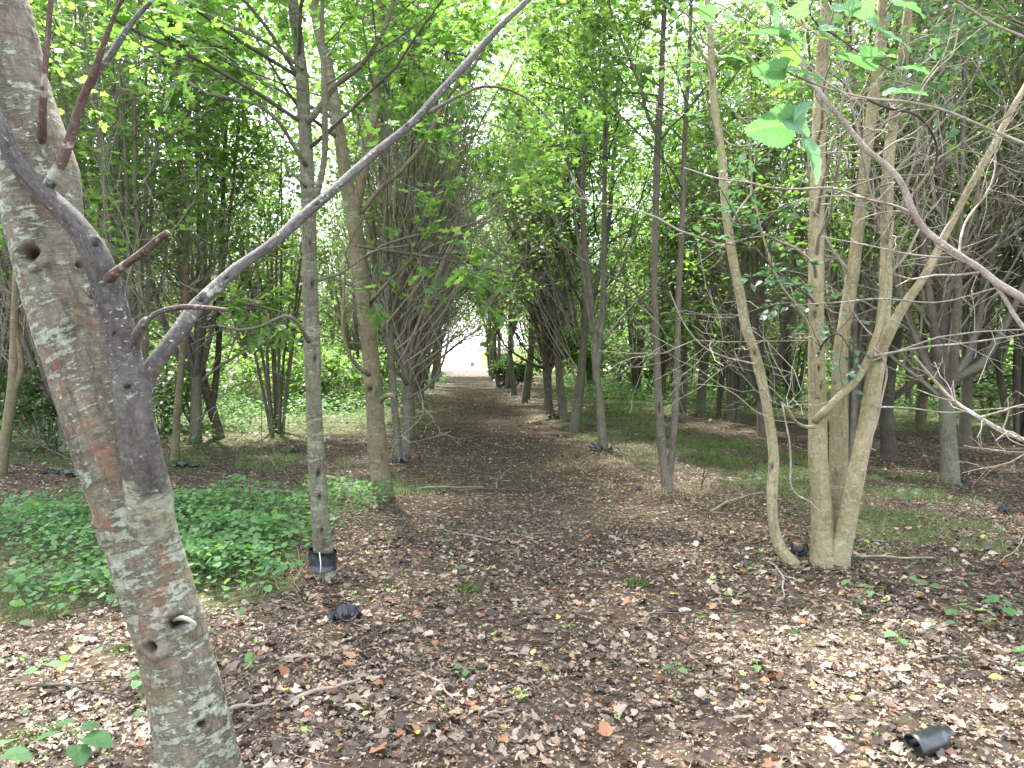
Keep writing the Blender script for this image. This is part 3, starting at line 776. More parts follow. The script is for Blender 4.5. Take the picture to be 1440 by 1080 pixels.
tree('pole_tree', 'slim grey green pole tree on the left with a black plastic band round its foot',
     [[(458, 824, 46), (456, 790, 41), (450, 720, 36), (444, 620, 33), (440, 520, 32), (436, 400, 30), (434, 300, 29), (430, 200, 26), (425, 120, 25), (418, 50, 22), (410, -20, 20), (400, -200, 17)]],
     'bark_pole', 4.9, 'twig_dark', 'leaf_maple', SP_POLE, 8, knots=[(447, 662, 6), (443, 500, 5), (440, 395, 6), (450, 700, 5), (452, 745, 5), (436, 340, 4)], sides=40, zleaf=3.05, lkind='maple', lsize=.06, per=10, flare=.06, n=220, fine=.004,
     branches=[[(434, 170, 14, 4.85), (443, 160, 13, 4.8), (471, 122, 10, 4.75), (500, 98, 10, 4.7), (520, 76, 9, 4.65), (545, 30, 8, 4.6), (556, -10, 7, 4.6), (570, -80, 4, 4.6)],
               [(438, 290, 14, 4.85), (447, 266, 13, 4.8), (456, 222, 11, 4.75), (457, 160, 11, 4.7), (455, 100, 10, 4.7), (453, 30, 8, 4.7), (456, -40, 6, 4.7)],
               [(430, 232, 9, 4.85), (424, 222, 8, 4.8), (410, 200, 8, 4.7), (395, 175, 7, 4.6), (370, 152, 7, 4.5), (344, 142, 6, 4.4), (318, 137, 6, 4.35), (289, 130, 6, 4.3), (255, 108, 5, 4.25), (235, 88, 5, 4.2), (211, 72, 4, 4.2), (178, 48, 3, 4.2), (120, 5, 2, 4.2)],
               [(426, 97, 9, 4.85), (415, 88, 7, 4.8), (385, 66, 6, 4.7), (355, 50, 6, 4.6), (315, 32, 5, 4.6), (290, 18, 4, 4.6), (258, -4, 3, 4.6)],
               [(430, 262, 7, 4.85), (421, 254, 5, 4.8), (400, 228, 4, 4.8), (386, 200, 4, 4.8), (375, 170, 3, 4.8), (366, 142, 3, 4.8)],
               [(434, 480, 9, 4.85), (424, 462, 8, 4.75), (413, 448, 7, 4.7), (400, 445, 6, 4.65), (385, 450, 5, 4.6), (363, 460, 5, 4.6), (333, 464, 4, 4.6), (308, 458, 3, 4.6), (284, 461, 2, 4.6)],
               [(448, 395, 6, 4.85), (462, 390, 5, 4.8), (480, 384, 4, 4.75), (500, 370, 4, 4.7), (530, 352, 3, 4.6), (575, 345, 2, 4.6)]])
tree('smooth_trunk_tree', 'stout smooth olive brown trunk left of the path, behind the banded pole tree',
     [[(541, 702, 48), (538, 690, 42), (532, 640, 39), (526, 560, 35), (521, 500, 33), (514, 440, 32), (506, 380, 31), (499, 320, 30), (493, 285, 29), (486, 250, 26), (479, 200, 25), (470, 150, 24), (462, 100, 23), (450, 50, 22), (440, 0, 20), (425, -100, 16)],
      [(496, 300, 22), (505, 270, 20), (512, 240, 18), (520, 200, 17), (528, 140, 17), (532, 80, 16), (535, 0, 15), (540, -100, 12)]],
     'bark_smooth', 7.8, 'twig_dark', 'leaf_maple', SP_POLE, 9, knots=[(500, 435, 8), (504, 458, 7), (519, 545, 9), (522, 430, 6)], sides=40, zleaf=3.2, lkind='maple', per=9, flare=.15, n=200, fine=.005,
     branches=[[(508, 300, 9), (530, 270, 9), (560, 244, 9), (597, 200, 8), (627, 140, 7), (656, 107, 6), (680, 70, 5), (700, 20, 3)],
               [(522, 528, 10), (512, 522, 9, 7.6), (500, 512, 8, 7.5), (488, 490, 6, 7.4), (482, 460, 6, 7.4), (483, 420, 5, 7.4), (486, 370, 3, 7.4)],
               [(520, 425, 9), (532, 412, 7, 7.6), (548, 395, 6, 7.5), (563, 380, 5, 7.4), (600, 350, 4, 7.2), (660, 325, 3, 7), (720, 295, 2, 7)],
               [(508, 365, 6), (540, 345, 5, 7.6), (590, 330, 5, 7.4), (640, 322, 4, 7.3), (700, 300, 3, 7.2), (745, 278, 2, 7.1)],
               [(530, 570, 12), (540, 558, 10, 7.7), (552, 556, 9, 7.6), (556, 562, 5, 7.6)]])
tree('multi_stem_tree', 'pale tan multi-stemmed tree of four thick stems rising together on the right',
     [[(1160, 808, 54), (1158, 770, 47), (1155, 700, 41), (1150, 640, 37), (1150, 580, 35), (1148, 500, 31), (1148, 420, 31), (1148, 340, 29), (1150, 260, 28), (1152, 180, 27), (1155, 100, 25), (1160, 30, 22), (1162, -50, 20), (1165, -200, 15)],
      [(1168, 785, 44, 5.3), (1178, 720, 37, 5.3), (1179, 640, 34, 5.3), (1180, 580, 33, 5.3), (1182, 500, 28, 5.3), (1190, 440, 25, 5.3), (1200, 380, 24, 5.3), (1209, 300, 22, 5.3), (1215, 240, 22, 5.3), (1225, 170, 22, 5.3), (1235, 100, 22, 5.3), (1240, 40, 20, 5.3), (1246, -60, 16, 5.3)],
      [(1180, 792, 38, 5.15), (1198, 700, 35, 5.1), (1214, 620, 34, 5.1), (1225, 560, 33, 5.1), (1236, 500, 30, 5.1), (1243, 440, 25, 5.15), (1246, 380, 24, 5.2), (1247, 300, 23, 5.3), (1249, 230, 22, 5.3), (1258, 160, 20, 5.4), (1268, 90, 20, 5.4), (1275, 30, 18, 5.4), (1282, -60, 15, 5.4)],
      [(1234, 505, 20, 5.05), (1252, 465, 20, 5.0), (1272, 428, 19, 4.95), (1300, 388, 17, 4.9), (1330, 330, 15, 4.85), (1360, 270, 14, 4.8), (1390, 218, 14, 4.8), (1420, 160, 13, 4.8), (1455, 95, 12, 4.8), (1490, 0, 9, 4.8)]],
     'bark_pale', 5.2, 'twig_bg', 'leaf_blue', SP_MULTI, 8, knots=[(1150, 520, 5), (1145, 300, 5), (1140, 208, 8), (1155, 540, 4), (1147, 440, 4)], sides=36, zleaf=3.3, lsize=.06, per=4, flare=.12, n=200, fine=.004,
     branches=[[(1146, 592, 14, 5.1), (1160, 578, 15, 5.0), (1180, 558, 15, 4.97), (1208, 530, 14, 4.95), (1225, 492, 13, 4.95), (1238, 450, 12, 4.95), (1246, 400, 10, 4.95), (1250, 360, 7, 4.95), (1256, 310, 4, 4.95)],
               [(1146, 600, 8, 5.1), (1132, 600, 7, 5.0), (1118, 592, 6, 4.95), (1108, 575, 5, 4.9), (1100, 566, 3, 4.9)],
               [(1150, 560, 8, 5.1), (1146, 510, 7, 5.0), (1140, 465, 6, 4.95), (1120, 430, 5, 4.9), (1095, 395, 5, 4.9), (1075, 340, 4, 4.9), (1060, 280, 3, 4.9)]])
tree('curved_stem_tree', 'slender pale curved tree bending out of the ground left of the pale multi-stemmed tree',
     [[(1122, 800, 30), (1110, 788, 27), (1098, 772, 23), (1089, 745, 21), (1086, 700, 20), (1088, 640, 20), (1080, 580, 20), (1070, 530, 20), (1060, 492, 20), (1049, 460, 19), (1040, 410, 18), (1030, 360, 18), (1020, 290, 17), (1015, 220, 16), (1005, 150, 15), (1000, 80, 14), (995, 0, 12), (985, -100, 10)]],
     'bark_pale', 5.2, 'twig_bg', 'leaf_blue', [(22, .3, .98, (35, 80), (.5, 1.5), .3, 8, .06, .2, 5), (90, .1, 1, (30, 75), (.2, .7), .5, 5, .02, .22, 4)], 7, knots=[(1050, 492, 6), (1062, 498, 4), (1085, 660, 4), (1040, 300, 4)], sides=24, zleaf=2.9, lsize=.06, per=4, flare=.1, n=180, fine=.003)
tree('forked_tree', 'slender reddish brown tree forking low into two stems, right of the path',
     [[(940, 697, 26), (938, 680, 23), (932, 640, 18), (926, 560, 15), (923, 480, 14), (920, 400, 13), (922, 300, 13), (925, 200, 14), (930, 120, 12), (935, 0, 10)],
      [(938, 680, 17), (946, 630, 14), (950, 560, 13), (953, 480, 12), (955, 400, 12), (960, 300, 12), (962, 220, 10), (968, 100, 8), (972, 0, 6)]],
     'bark_brown', 8.0, 'twig_dark', 'leaf_mid', SP_POLE, 8.5, sides=20, zleaf=3.1, per=6, flare=.15, knots=[(928, 570, 4)], fine=.004,
     branches=[[(921, 445, 6), (905, 425, 5, 7.9), (880, 400, 5, 7.8), (850, 385, 4, 7.7), (815, 362, 3, 7.6), (770, 330, 2, 7.6)], [(925, 190, 8), (910, 160, 7), (900, 120, 6), (880, 70, 5), (860, 20, 4), (850, -40, 3)]])
tree('dark_pole_tree', 'dark tree of three upright stems with black plastic at its foot, right of the path',
     [[(850, 642, 21), (847, 615, 18), (843, 560, 16), (838, 520, 15), (834, 450, 12), (826, 380, 11), (820, 300, 10), (822, 200, 8), (826, 60, 6)],
      [(838, 540, 13), (842, 490, 13), (848, 430, 12), (849, 360, 11), (850, 250, 10), (852, 130, 9), (850, 0, 7)],
      [(832, 470, 7, 10.9), (822, 400, 7, 10.8), (812, 330, 6, 10.7), (800, 230, 6, 10.6), (790, 130, 5, 10.5), (775, 30, 4, 10.4)]],
     'bark_grey', 11.0, 'twig_dark', 'leaf_maple', SP_POLE, 9, sides=18, zleaf=3.4, per=6, flare=.2,
     branches=[[(848, 480, 5), (862, 462, 5), (880, 440, 4), (905, 415, 3), (940, 390, 2)], [(849, 430, 4), (866, 395, 4), (885, 350, 3), (905, 310, 3), (925, 280, 2)]])
SP_SIDE = [(60, .12, .95, (45, 80), (1.0, 2.6), .45, 8, .12, .14, 5), (340, .15, 1, (25, 65), (.4, 1.2), .5, 5, .05, .18, 4), (700, .15, 1, (30, 70), (.2, .5), .6, 4, 0, .2, 3)]
tree('side_branched_tree', 'tree with many low curved side branches beyond the dark three-stemmed tree',
     [[(774, 587, 17), (771, 560, 15), (768, 520, 15), (767, 480, 14), (765, 430, 12), (762, 380, 10), (760, 300, 8), (758, 200, 6)]],
     'bark_brown', 17.5, 'twig_dark', 'leaf_mid', SP_SIDE, 9, zleaf=3.0, lsize=.1, per=7, flare=.2)
tree('upright_stem_tree', 'grey trunk dividing upward, in the shade behind the forked reddish tree',
     [[(985, 580, 20), (987, 550, 18), (990, 510, 20), (992, 490, 20), (1000, 440, 12), (1012, 380, 10), (1020, 300, 8)], [(986, 505, 14), (980, 460, 12), (978, 400, 11), (975, 300, 9), (970, 200, 7)]],
     'bark_grey', 18.0, 'twig_bg', 'leaf_mid', SP_SIDE, 9.5, zleaf=3.0, lsize=.1, per=7, flare=.2)
tree('shaded_tree', 'dark trunk close right of the dividing grey trunk in the shade',
     [[(1010, 590, 13), (1012, 560, 12), (1016, 520, 13), (1022, 470, 9), (1024, 400, 8), (1026, 300, 7)]],
     'bark_black', 17.2, 'twig_dark', 'leaf_mid', SP_SIDE, 9, zleaf=3.0, lsize=.1, per=6, flare=.2)
tree('blackish_tree', 'blackish trunk with spreading low limbs just right of the pale multi-stemmed tree',
     [[(1251, 652, 33), (1249, 620, 29), (1246, 585, 28), (1248, 555, 27), (1252, 520, 22), (1262, 470, 18), (1278, 420, 15), (1295, 360, 13), (1310, 280, 11), (1325, 180, 9)],
      [(1243, 570, 18), (1240, 530, 16), (1238, 480, 14), (1240, 420, 13), (1250, 340, 11), (1262, 240, 9), (1280, 120, 8)],
      [(1254, 560, 14), (1275, 545, 13), (1300, 520, 12), (1320, 475, 11), (1345, 430, 10), (1375, 380, 8), (1400, 300, 7)]],
     'bark_black', 10.3, 'twig_dark', 'leaf_mid', [(60, .2, .98, (35, 80), (.9, 2.6), .3, 8, .06, .16, 5), (260, .1, 1, (30, 75), (.4, 1.2), .5, 5, .02, .2, 4), (300, .1, 1, (30, 70), (.15, .5), .6, 4, 0, .2, 3)], 8.5, zleaf=3.2, per=6, flare=.15, fine=.006)
tree('thin_grey_tree', 'thin straight grey tree in the green, just right of the leaning trunk',
     [[(246, 652, 17), (248, 600, 14), (251, 560, 14), (258, 480, 13), (262, 400, 12), (262, 300, 11), (265, 200, 10), (268, 80, 8)]],
     'bark_smooth', 10.2, 'twig_bg', 'leaf_maple', SP_MULTI, 9, zleaf=2.8, per=5, flare=.2)
tree('mossy_forked_tree', 'dark forked tree with a mossy foot at the edge of the green glade',
     [[(308, 618, 24), (305, 600, 19), (298, 575, 19), (290, 548, 15), (284, 515, 13), (282, 470, 11), (290, 420, 10), (288, 340, 8)], [(298, 575, 14), (304, 530, 12), (308, 480, 12), (310, 420, 11), (312, 330, 10), (316, 220, 8)]],
     'bark_black', 12.8, 'twig_dark', 'leaf_maple', SP_SIDE, 9, zleaf=2.8, lsize=.09, per=6, flare=.2)
tree('edge_tree', 'smooth brown trunk at the left edge of the view, behind the leaning trunk',
     [[(0, 672, 24), (6, 630, 21), (12, 590, 20), (18, 540, 19), (20, 480, 16), (22, 420, 14), (26, 300, 12), (32, 180, 10), (36, 60, 8)], [(16, 560, 13), (30, 515, 12), (22, 440, 8), (48, 380, 8), (58, 300, 7), (66, 180, 6)]],
     'bark_smooth', 9.0, 'twig_bg', 'leaf_maple', SP_MULTI, 9, zleaf=2.7, per=5, flare=.15)
# left row of the path
tree('grey_pole_tree', 'thin pale grey pole with a black guard at its foot, behind the stout smooth trunk',
     [[(561, 652, 17), (558, 610, 15), (553, 547, 14), (548, 463, 14), (544, 380, 13), (542, 300, 12), (540, 200, 11), (536, 60, 9)]],
     'bark_pole', 10.3, 'twig_bg', 'leaf_maple', SP_POLE, 9, zleaf=3.2, per=5, flare=.1)
SP_ARC = [(110, .12, .95, (25, 70), (1.6, 3.8), .34, 9, .12, .1, 5), (460, .15, 1, (20, 55), (.5, 1.3), .5, 6, .04, .16, 4), (700, .15, 1, (25, 65), (.2, .5), .6, 4, 0, .18, 3)]
tree('broom_tree', 'tree branching low into many arching rods, beside the thin pale grey pole',
     [[(571, 652, 18), (572, 600, 17), (573, 565, 17), (571, 530, 15), (566, 480, 9), (570, 420, 8), (576, 330, 7), (582, 230, 6)],
      [(573, 545, 9), (580, 515, 9), (590, 470, 8), (600, 400, 7), (608, 300, 6)],
      [(572, 540, 8, 10.7), (562, 525, 8, 10.5), (552, 520, 7, 10.4), (546, 500, 6, 10.3), (545, 430, 6, 10.2), (550, 340, 5, 10.2)],
      [(574, 560, 7, 10.6), (600, 545, 6, 10.3), (618, 520, 5, 10.1), (628, 490, 5, 10.0), (631, 462, 3, 10.0)]],
     'bark_grey', 10.8, 'twig_bg', 'leaf_maple', SP_ARC, 9, zleaf=5.0, per=3, flare=.1, tops=[9, 8.5, 8, None])

HERO_ARCS = [o for o in COL.objects if o.name in ('broom_tree', 'grey_pole_tree', 'side_branched_tree', 'dark_pole_tree')]
# ------------------------------------------------------------------ the rest of the grove
def proto(kind, H):
    """one tree about H metres tall at the origin, returns its parts (name, mesh, kind)"""
    t = []
    if kind in ('maple', 'dense', 'arch'):
        lean = R.normal(size=2) * .18
        z = np.linspace(0, H, 7)
        p = np.stack([lean[0] * z / H + .12 * np.sin(z * .9 + R.random() * 6), lean[1] * z / H + .12 * np.cos(z * .8 + R.random() * 6), z], 1); p -= np.array([p[0, 0], p[0, 1], .05])
        r = np.interp(z, [0, .3, H], [.105, .08, .012])
        pp, rr = catmull(p, r, 30)
        stems = [(pp, rr)]
        if kind == 'dense' or R.random() < .5:
            b = pp[6]; q = np.array([b, b + [.2, .1, .6], b + [.5, .2, 2.2], b + [.7, .3, H * .55]]); stems.append(catmull(q, [.07, .06, .045, .01], 24))
    elif kind == 'rod':
        stems = []
        for k in range(11):
            a = R.random() * 6.28; o = np.array([math.cos(a), math.sin(a), 0]); s = .3 + .7 * R.random(); h = H * (.6 + .4 * R.random())
            q = np.array([o * .12 * s + [0, 0, -.05], o * .3 * s + [0, 0, h * .2], o * .7 * s + [0, 0, h * .55] + R.normal(size=3) * .08, o * s * 1.3 + [0, 0, h]])
            stems.append(catmull(q, [.035, .028, .02, .004], 22))
    else:
        stems = []
        z0 = .5 + R.random() * .8
        pp, rr = catmull(np.array([[0, 0, -.05], [.02, .01, z0 * .5], [.03, .04, z0], [.1, .05, z0 + 2.5], [.0, .2, H]]), [.11, .085, .08, .045, .01], 26)
        stems.append((pp, rr))
        for k in range(7):
            a = k / 7 * 6.28 + R.normal() * .3
            o = np.array([math.cos(a), math.sin(a), 0]); s = .25 + .35 * R.random()
            q = np.array([[0.02, 0.03, z0 * (.75 + .3 * R.random())], o * s * .6 + [0, 0, z0 + .35], o * s * 1.5 + [0, 0, z0 + 1.7], o * s * 2.2 + [0, 0, z0 + 3.6], o * s * (2.8 + R.random()) + [0, 0, H * (.7 + .3 * R.random())]])
            stems.append(catmull(q, [.06, .045, .03, .02, .005], 20))
    g = Geo()
    for i, (p, r) in enumerate(stems):
        tubes(g, p, r, 12 if i == 0 else 8, .06)
    t.append(('trunk', g.mesh('trunk', M[R.choice(['bark_grey', 'bark_smooth', 'bark_grey'])]), None))
    K = 12
    par = np.stack([catmull(p, r, K)[0] for p, r in stems]); prad = np.stack([catmull(p, r, K)[1] for p, r in stems])
    S1, S2, S3 = ((40, 75), (1.0, 2.4)), ((25, 65), (.4, 1.1)), ((25, 65), (.2, .5))
    spec = {'maple': [(52, .14, .97, (40, 75), (1.0, 2.4), .32, 7, .05, .14, 4), (420, .12, 1, (25, 65), (.4, 1.1), .5, 5, .02, .18, 3), (1100, .1, 1, (25, 65), (.2, .5), .6, 3, 0, .2, 3)],
            'arch': [(54, .22, .97, (35, 70), (1.4, 3.3), .32, 7, .05, .14, 4), (320, .15, 1, (25, 65), (.4, 1.1), .5, 5, .02, .18, 3), (900, .1, 1, (25, 65), (.2, .5), .6, 3, 0, .2, 3)],
            'dense': [(60, .05, .97, (45, 85), (.9, 2.2), .3, 6, .03, .16, 4), (420, .1, 1, (25, 65), (.4, 1.0), .5, 4, .0, .18, 3), (1100, .1, 1, (25, 65), (.2, .5), .6, 3, 0, .2, 3)],
            'rod': [(90, .25, .97, (15, 50), (.7, 1.8), .4, 7, .06, .13, 4), (420, .08, 1, (20, 60), (.35, 1.1), .5, 5, .02, .18, 3), (700, .08, 1, (25, 65), (.15, .5), .6, 3, 0, .2, 3)],
            'broom': [(170, .06, .97, (18, 60), (.9, 2.8), .42, 7, .06, .13, 4), (1500, .08, 1, (20, 60), (.35, 1.2), .5, 5, .02, .18, 3), (1500, .08, 1, (25, 65), (.15, .5), .6, 3, 0, .2, 3)]}[kind]
    g = Geo(); gl = Geo()
    zl = {'maple': 2.4, 'dense': .5, 'broom': 3.9, 'arch': 2.9, 'rod': 2.6}[kind]
    for i, (n, t0, t1, a, ln, rf, k, up, wd, sides) in enumerate(spec):
        par, prad = grow(par, prad, n, t0, t1, a, ln, rf, k, up, wd, .0034 if kind in ('broom', 'rod') else .0026)
        keep = par[:, :, 2].min(1) > .3; par, prad = par[keep], prad[keep]
        tubes(g, par, prad, sides)
        if i >= 1:
            zz = par[:, -1, 2] + R.normal(size=len(par)) * .5
            leaf_on(gl, par[zz > zl], {1: 4, 2: 6}[i] if kind not in ('broom', 'rod') else {1: 2, 2: 4}[i], .088, 'far', .4, .05, .16, .5, zl - .6)
    t.append(('twigs', g.mesh('twigs', M['twig_bg'] if kind in ('broom', 'rod') else M['twig_dark']), 'stuff'))
    lm = {'maple': 'leaf_maple', 'arch': 'leaf_maple', 'dense': 'leaf_mid', 'broom': 'leaf_mid', 'rod': 'leaf_maple'}[kind]
    t.append(('crown', gl.mesh('crown', M[lm]), 'stuff'))
    return t
PROTO = {'maple': [proto('maple', h) for h in (10, 9.4, 10.6)], 'broom': [proto('broom', h) for h in (9.4, 8.8, 10)], 'dense': [proto('dense', h) for h in (9, 8.5, 10)], 'arch': [proto('arch', h) for h in (11, 10.5)], 'rod': [proto('rod', h) for h in (8.5, 7.6)]}
def add_arcs(t, n, side, z0=1.0, z1=3.2, ln=(2.4, 4.4), mat='twig_bg'):
    """bare rods bending up and over the path from one tree of the first rows"""
    o = np.array(t.location)
    st = np.stack([R.normal(size=n) * .07, R.normal(size=n) * .07, z0 + (z1 - z0) * R.random(n)], 1) + o
    d = norm(np.stack([side * (.25 + .75 * R.random(n)), R.normal(size=n) * .55 - .15, .55 + .7 * R.random(n)], 1))
    K = 10; L = ln[0] + (ln[1] - ln[0]) * R.random(n); pts = np.zeros((n, K, 3)); pts[:, 0] = st
    for s_ in range(1, K):
        d = norm(d + np.array([0, 0, .13 if s_ < 5 else -.05]) + R.normal(size=(n, 3)) * .06)
        pts[:, s_] = pts[:, s_ - 1] + d * (L / (K - 1))[:, None]
    rad = (.006 + .010 * R.random(n))[:, None] * np.linspace(1, .22, K)[None]
    g = Geo(); tubes(g, pts, rad, 5)
    a2, r2 = grow(pts, rad, n * 5, .15, 1, (15, 50), (.5, 1.5), .6, 6, .05, .13, .002); tubes(g, a2, r2, 4)
    a3, r3 = grow(a2, r2, n * 9, .15, 1, (20, 55), (.2, .6), .6, 4, .02, .16, .0018); tubes(g, a3, r3, 3)
    g.build('rods', M[mat], t, True, 'stuff')
def place(kind, x, y, label, group, name, s=1.0, rz=None):
    t = empty(name, (x, y, float(ground_h(x, y)) if y < 64 else 0))
    tag(t, label, 'tree', group)
    t.rotation_euler = (random.gauss(0, .015), random.gauss(0, .015), random.random() * 6.28 if rz is None else rz)
    t.scale = (s, s, s)
    for nm, me, kd in random.choice(PROTO[kind]):
        o = bpy.data.objects.new(nm, me); link(o, t)
        if kd: o['kind'] = kd
    return t
for o in HERO_ARCS:
    if o.name in ('broom_tree', 'grey_pole_tree'): add_arcs(o, 26 if o.name[0] == 'b' else 8, 1, 1.2, 3.0, (2.2, 4.2), 'twig_bg'); add_arcs(o, 10, .6, 1.4, 3.4, (2.4, 4.0), 'twig_dark')
    else: add_arcs(o, 14 if o.name[0] == 's' else 6, -1 if o.name[0] == 's' else 1, 1.0, 3.4, (1.8, 3.2), 'twig_dark')
ROWS = [  # u, side word, first v, last v, step, kinds
    (-1.1, 'left', 'first row left of the path', 13.2, 52, 2.6, ('broom', 'maple', 'broom')),
    (2.3, 'right', 'first row right of the path', 14.2, 52, 2.7, ('maple', 'maple', 'broom')),
    (-3.9, 'left', 'second row left of the path', 15.5, 60, 3.0, ('rod', 'broom', 'maple')),
    (5.5, 'right', 'second row right of the path', 13.2, 58, 2.9, ('broom', 'rod', 'maple')),
    (-7.2, 'left', 'third row left of the path', 11.5, 56, 3.0, ('rod', 'broom', 'rod', 'maple')),
    (8.7, 'right', 'third row right of the path', 9.2, 56, 2.8, ('broom', 'rod', 'dense')),
    (-10.8, 'left', 'fourth row left of the path', 14.5, 54, 3.4, ('rod', 'broom', 'dense')),
    (12.2, 'right', 'fourth row right of the path', 13.5, 54, 3.3, ('broom', 'rod', 'dense')),
    (-15, 'left', 'fifth row left of the path', 18, 50, 4.2, ('dense',)),
    (16.2, 'right', 'fifth row right of the path', 19, 50, 4.2, ('dense', 'maple')),
    (-20, 'left', 'outermost row left of the path', 24, 50, 4.6, ('dense',)),
    (21, 'right', 'outermost row right of the path', 25, 50, 4.6, ('dense',)),
]
KN = {'rod': 'coppice_tree', 'maple': 'maple_tree', 'arch': 'maple_tree', 'broom': 'twiggy_tree', 'dense': 'leafy_tree'}
KD = {'rod': 'thin-rodded coppice tree', 'maple': 'green maple-like tree', 'arch': 'arching green maple-like tree', 'broom': 'twiggy many-limbed tree', 'dense': 'densely leaved tree'}
OUT = []
for ri, (u, side, phrase, v0, v1, step, kinds) in enumerate(ROWS):
    v = v0; k = 0
    while v < v1:
        vv = v + random.uniform(-.5, .5); uu = u + random.uniform(-.35, .35) - (.45 if abs(u) < 3 and v > 20 else 0)
        x, y = UV2XY(uu, vv)
        glade = (-9 < uu < -3 and 15 < vv < 25)
        if abs(x) < .72 * y + 2.0 and not glade:
            kind = kinds[k % len(kinds)]
            if vv > 32 and abs(u) > 6: kind = 'dense'
            if u == -1.1 and vv < 23: kind = 'broom'
            if u == 2.3 and kind == 'maple': kind = 'arch'
            if abs(u) < 3 and vv > 24: kind = 'arch'
            OUT.append((ri, vv, kind, x, y, phrase))
        k += 1; v += step * (1 if vv < 32 else 1.4)
ORD = 'first second third fourth fifth sixth seventh eighth ninth tenth eleventh twelfth'.split()
STANDING = {0: [4.9, 7.8, 10.3, 10.8], 1: [5.2, 8.0, 11.0, 17.5], 2: [9.2, 10.2, 12.4, 12.8, 14.2], 3: [7.6, 8.6, 9.6, 10.3, 12.0, 17.2, 18.0], 4: [9.0, 11.2], 5: [10.5, 13.0], 6: [14.0]}
for ri, vv, kind, x, y, phrase in OUT:
    rank = sum(1 for s in STANDING.get(ri, []) if s < vv) + sum(1 for o in OUT if o[0] == ri and o[1] < vv)
    if vv < 32 and rank < 12: lab, grp = f'{KD[kind]}, {ORD[rank]} from the front in the {phrase}', f'trees in the {phrase}'
    else: lab, grp = f'{KD[kind]} far down the {phrase}', f'{KD[kind]}s far down the {phrase}'
    t_ = place(kind, x, y, lab, grp, KN[kind], random.uniform(.88, 1.12))
    if ri in (0, 1) and vv < 34:
        t_.rotation_euler = (0, 0, 0); t_.scale = (1, 1, 1); add_arcs(t_, 22 if ri == 0 else 14, 1 if ri == 0 else -1, 1.1, 3.4)
EXTRA = [('broom', 8.4, 8.9, 'twiggy tree past the right edge whose fine rods fill the top right corner'), ('maple', 10.6, 12.2, 'leafy tree in the shade right of the hanging pale branches'), ('broom', 9.6, 13.0, 'twiggy tree deep behind the hanging pale branches at the right edge'), ('broom', 7.2, 12.0, 'twiggy tree in the dense rods right of the blackish trunk'), ('broom', -5.2, 12.4, 'twiggy tree close behind the leaning trunk on its right'), ('rod', -4.6, 9.2, 'clump of thin upright rods between the leaning trunk and the thin straight grey tree'), ('rod', -4.4, 14.2, 'clump of thin upright rods right behind the thin straight grey tree'), ('rod', 4.3, 9.6, 'clump of thin rods close behind the pale multi-stemmed tree'), ('broom', 6.6, 7.6, 'twiggy tree just outside the right edge whose rods fill the upper right'), ('broom', 5.0, 8.6, 'twiggy tree behind the pale multi-stemmed tree, full of thin rods'),
         ('broom', 8.3, 10.5, 'twiggy tree at the right edge behind the pale hanging branches'), ('broom', -6.6, 11.2, 'twiggy tree seen behind the leaning trunk on the left'), ('broom', -9.0, 14.0, 'twiggy tree deep behind the trunk at the left edge')]
for kind, x, y, lab in EXTRA:
    place(kind, x, y, lab, None, KN[kind], 1.0)
# shrubs in the glade
def shrub(x, y, h, w, mat, label, n=2600, size=.09, group=None):
    t = empty('shrub', (x, y, 0)); tag(t, label, 'shrub', group)
    k = 26; a = R.random(k) * 6.28; rr = R.random(k) ** .5 * w
    base = np.array([x, y, 0.0]) + np.stack([np.cos(a) * .1, np.sin(a) * .1, a * 0], 1)
    tip = np.array([x, y, 0.0]) + np.stack([np.cos(a) * rr, np.sin(a) * rr, h * (.5 + .5 * R.random(k))], 1)
    mid = (base + tip) / 2 + np.array([0, 0, h * .12])
    par = np.stack([base, mid, tip], 1); prad = np.tile([.012, .008, .004], (k, 1))
    g = Geo(); tubes(g, par, prad, 4)
    c, cr = grow(par, prad, k * 8, .2, 1, (30, 70), (w * .3, w * .8), .6, 4, .02, .2)
    tubes(g, c, cr, 3); g.build('stems', M['twig_bg'], t, True, 'stuff')
    gl = Geo(); leaf_on(gl, c, n // (k * 8), size, 'far', .4, 0, .14, .5, .05); gl.build('foliage', M[mat], t, True, 'stuff')
